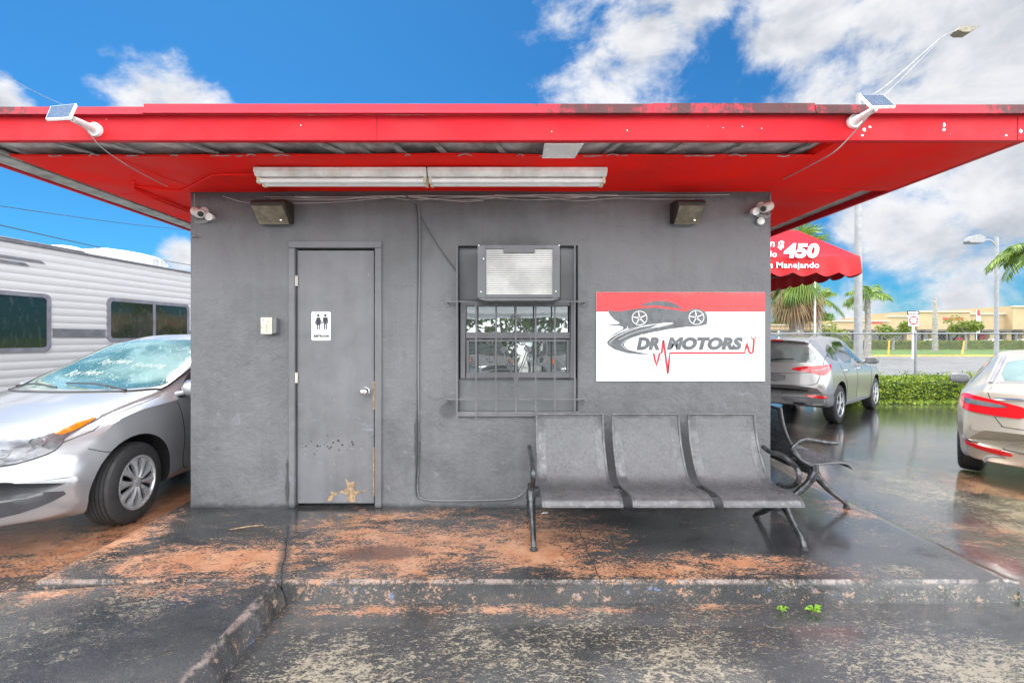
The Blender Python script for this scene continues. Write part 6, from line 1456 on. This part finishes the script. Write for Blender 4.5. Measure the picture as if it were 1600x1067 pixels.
def frond(mb, c, az_, el, L, drp, leaf, nl=26, w=.035):
    d = Vector((math.cos(az_),math.sin(az_),0)); pts = []
    for i in range(13):
        s_ = i/12; pts.append(c+d*(L*s_*math.cos(el)*(1-.18*s_*s_))+Vector((0,0,L*(math.sin(el)*s_-drp*s_*s_))))
    mb.tube(pts, [.03*(1-.8*i/12) for i in range(13)], 4)
    side_ = Vector((-d.y,d.x,0))
    for i in range(nl):
        s_ = .12+.86*i/nl; k = s_*12; a = int(k); fr_ = k-a; p = pts[a].lerp(pts[min(12,a+1)],fr_); tg = (pts[min(12,a+1)]-pts[a]).normalized()
        ll = leaf*math.sin(math.pi*(.12+.80*s_))**.7*rnd.uniform(.8,1.15)
        for sg_ in (-1,1):
            dd = (side_*sg_*.8+tg*.55+Vector((0,0,-.35+rnd.uniform(-.25,.15)))).normalized(); q = p+dd*ll+Vector((0,0,-.25*ll)); mdl = p+dd*ll*.5
            mb.add([p, mdl+tg*w, q, mdl-tg*w], [(0,1,2,3)])
def palm(loc, h_, L, lab, n=16, tr=(.20,.13), mat='palm', name='palm_tree', drp=.5, group='palm trees', leaf=.55):
    t = thing(name, loc, lab, 'palm tree', group); loc = Vector(loc); c = loc+Vector((0,0,h_))
    mb = MB(); pts = [loc+Vector((.06*math.sin(3*k/10),0,h_*k/10)) for k in range(11)]; mb.tube(pts, [tr[0]+(tr[1]-tr[0])*k/10+(.004 if k % 2 else 0) for k in range(11)], 12); mb.build('trunk', 'trunk', t, smooth=True)
    mb = MB()
    for k in range(n): frond(mb, c+Vector((0,0,.05)), 2*math.pi*k/n*1.0+k*.7, rnd.uniform(-.1,1.15), L*rnd.uniform(.85,1.1), drp*rnd.uniform(.7,1.3), leaf, 24, .045)
    mb.build('crown', mat, t, fixn=False); return t
p = P(1355,0,38); palm((p.x,p.y,-.3), P(0,462,38).z+.3, 2.1, 'palm tree just right of the tall grey light pole', 15, (.26,.17), leaf=.75)
p = P(1300,0,34); palm((p.x-1.0,p.y,-.3), P(0,468,34).z+.3, 1.9, 'palm tree between the fan palm and the grey light pole', 13, (.17,.12), leaf=.6)
p = P(1612,0,18); palm((p.x+.25,p.y,-.3), P(0,388,18).z+.3, 1.75, 'palm with fronds reaching in at the right edge', 16, (.16,.11), leaf=.5)
# dead palm trunk
p = P(1461,0,55); mb = MB(); mb.tube([(p.x,p.y,-.3),(p.x,p.y,2),(p.x,p.y,P(0,466,55).z),(p.x,p.y,P(0,464.5,55).z)], [.30,.26,.20,.12], 12); tag(mb.build('dead_palm_trunk', 'trunk', smooth=True), 'bare grey palm trunk without a crown before the shops', 'tree trunk')
# fan palm with hanging dead leaves behind the awning
t = thing('fan_palm', (P(1245,0,15).x,15-CAMD,-.3), 'shaggy fan palm with hanging dry leaves behind the awning', 'palm tree', 'palm trees')
c_ = P(1245,400,15)
mb = MB(); mb.tube([(c_.x,c_.y,-.3),(c_.x,c_.y,c_.z)], [.22,.16], 12); mb.build('trunk', 'trunk', t, smooth=True)
def fan(mb, c, d, L, dr, n=18):
    d = Vector(d).normalized(); s_ = d.cross(Vector((0,0,1))); s_ = s_.normalized() if s_.length > .1 else Vector((1,0,0)); up = s_.cross(d)
    st = c+d*L*.5; mb.tube([c,st],.014,4)
    for k in range(n):
        a = (k/(n-1)-.5)*2.5; dd = (d*math.cos(a)+s_*math.sin(a)).normalized(); l = L*.62*rnd.uniform(.85,1.1)
        e = st+dd*l+Vector((0,0,-dr*l)); m_ = st+dd*l*.55+Vector((0,0,-dr*l*.25)); w_ = dd.cross(up).normalized()*.022
        mb.add([st, m_+w_, e, m_-w_], [(0,1,2,3)])
mb = MB()
for k in range(30):
    a = k*2.4; el = rnd.uniform(-.6,1.2); fan(mb, c_+Vector((0,0,.1)), (math.cos(a)*math.cos(el),math.sin(a)*math.cos(el),math.sin(el)), rnd.uniform(.9,1.3), .35)
for k in range(26):
    a = k*2.4; el = rnd.uniform(-1.3,-.5); fan(mb, c_+Vector((rnd.uniform(-.2,.2),0,-.45+rnd.uniform(-.3,.2))), (math.cos(a)*math.cos(el),math.sin(a)*math.cos(el),math.sin(el)), rnd.uniform(.8,1.1), .6)
mb.build('crown', 'palm', t, fixn=False)
mb = MB()
for k in range(52):
    a = rnd.uniform(0,6.28); el = rnd.uniform(-1.5,-1.05); fan(mb, c_+Vector((rnd.uniform(-.45,.45),rnd.uniform(-.3,.3),-.55+rnd.uniform(-.55,.1))), (math.cos(a)*math.cos(el),math.sin(a)*math.cos(el),math.sin(el)), rnd.uniform(.7,1.1), .9, 12)
mb.build('dry_skirt', 'palmdry', t, fixn=False)
# parked cars behind the far hedge (seen as roofs)
for px, d, src, rz, lab in ((1545,72,acc,R(95),'pale sedan roof behind the clipped hedge, left of the lamp post'),(1592,72,acc,R(85),'pale sedan roof behind the clipped hedge at the right edge'),(1462,74,acc,R(0),'white sedan roof behind the hedge near the bare palm trunk')):
    c = copy_tree(src); p = P(px,0,d); c.location = (p.x,p.y,-.27); c.rotation_euler = (0,0,rz); c['label'] = lab; c['group'] = 'cars parked before the shops'
# overhead wires
for (a,b_,r_,lab) in (((0,322,14),(330,362,26),.012,'thin sagging overhead wire, the upper one over the trailer'),((-60,338,14),(330,420,30),.018,'dark overhead cable just above the trailer roof'),((-40,85,9),(110,168,12),.006,'pale wire in the sky at the top left')):
    p0, p1 = P(*a), P(*b_); mb = MB(); mb.tube([p0.lerp(p1,k/16)-Vector((0,0,.10*math.sin(math.pi*k/16))) for k in range(17)], r_, 6); tag(mb.build('overhead_wire', 'wire' if r_ < .01 else 'wiredark', smooth=True), lab, 'wire')
# ================================================================== what stands behind the camera (seen in the window's reflection)
cv = thing('carport', (.5,-9,-.13), 'white carport roof edge opposite the office, behind the viewer', 'carport')
mb = MB(); mb.box((-7,-9.6,1.93),(9,-9.4,2.45)); mb.box((-7,-14,2.47),(9,-9.3,2.55)); mb.box((-7,-9.38,2.08),(9,-9.34,2.12)); mb.build('roof', 'signwhite', cv)
for x in (-6.5,-1.5,3.6,8.5):
    mb = MB(); mb.box((x,-9.58,-.13),(x+.1,-9.42,1.98)); mb.build('post', 'signwhite', cv)
for x, rz, lab in ((-.6,80,'silver sedan facing the office from the opposite row'),(1.9,84,'second silver sedan facing the office from the opposite row'),(4.6,86,'third silver sedan facing the office, farthest right of the row')):
    c = copy_tree(versa); c.location = (x,-11.2,-.13); c.rotation_euler = (0,0,R(rz)); c['label'] = lab; c['group'] = 'cars facing the office'
for k, x in enumerate((-9,-4.5,0,4.5,9)):
    tree((x,-20+rnd.uniform(-1,1),-.13), 3.0, (3.4,2,3.2), 'tree', ['dense tree at the far west end of the row behind the viewer','dense tree second from the west end behind the viewer','dense tree in the middle of the row behind the viewer','dense tree second from the east end behind the viewer','dense tree at the far east end of the row behind the viewer'][k], 2200, .24, 'trees behind the viewer')
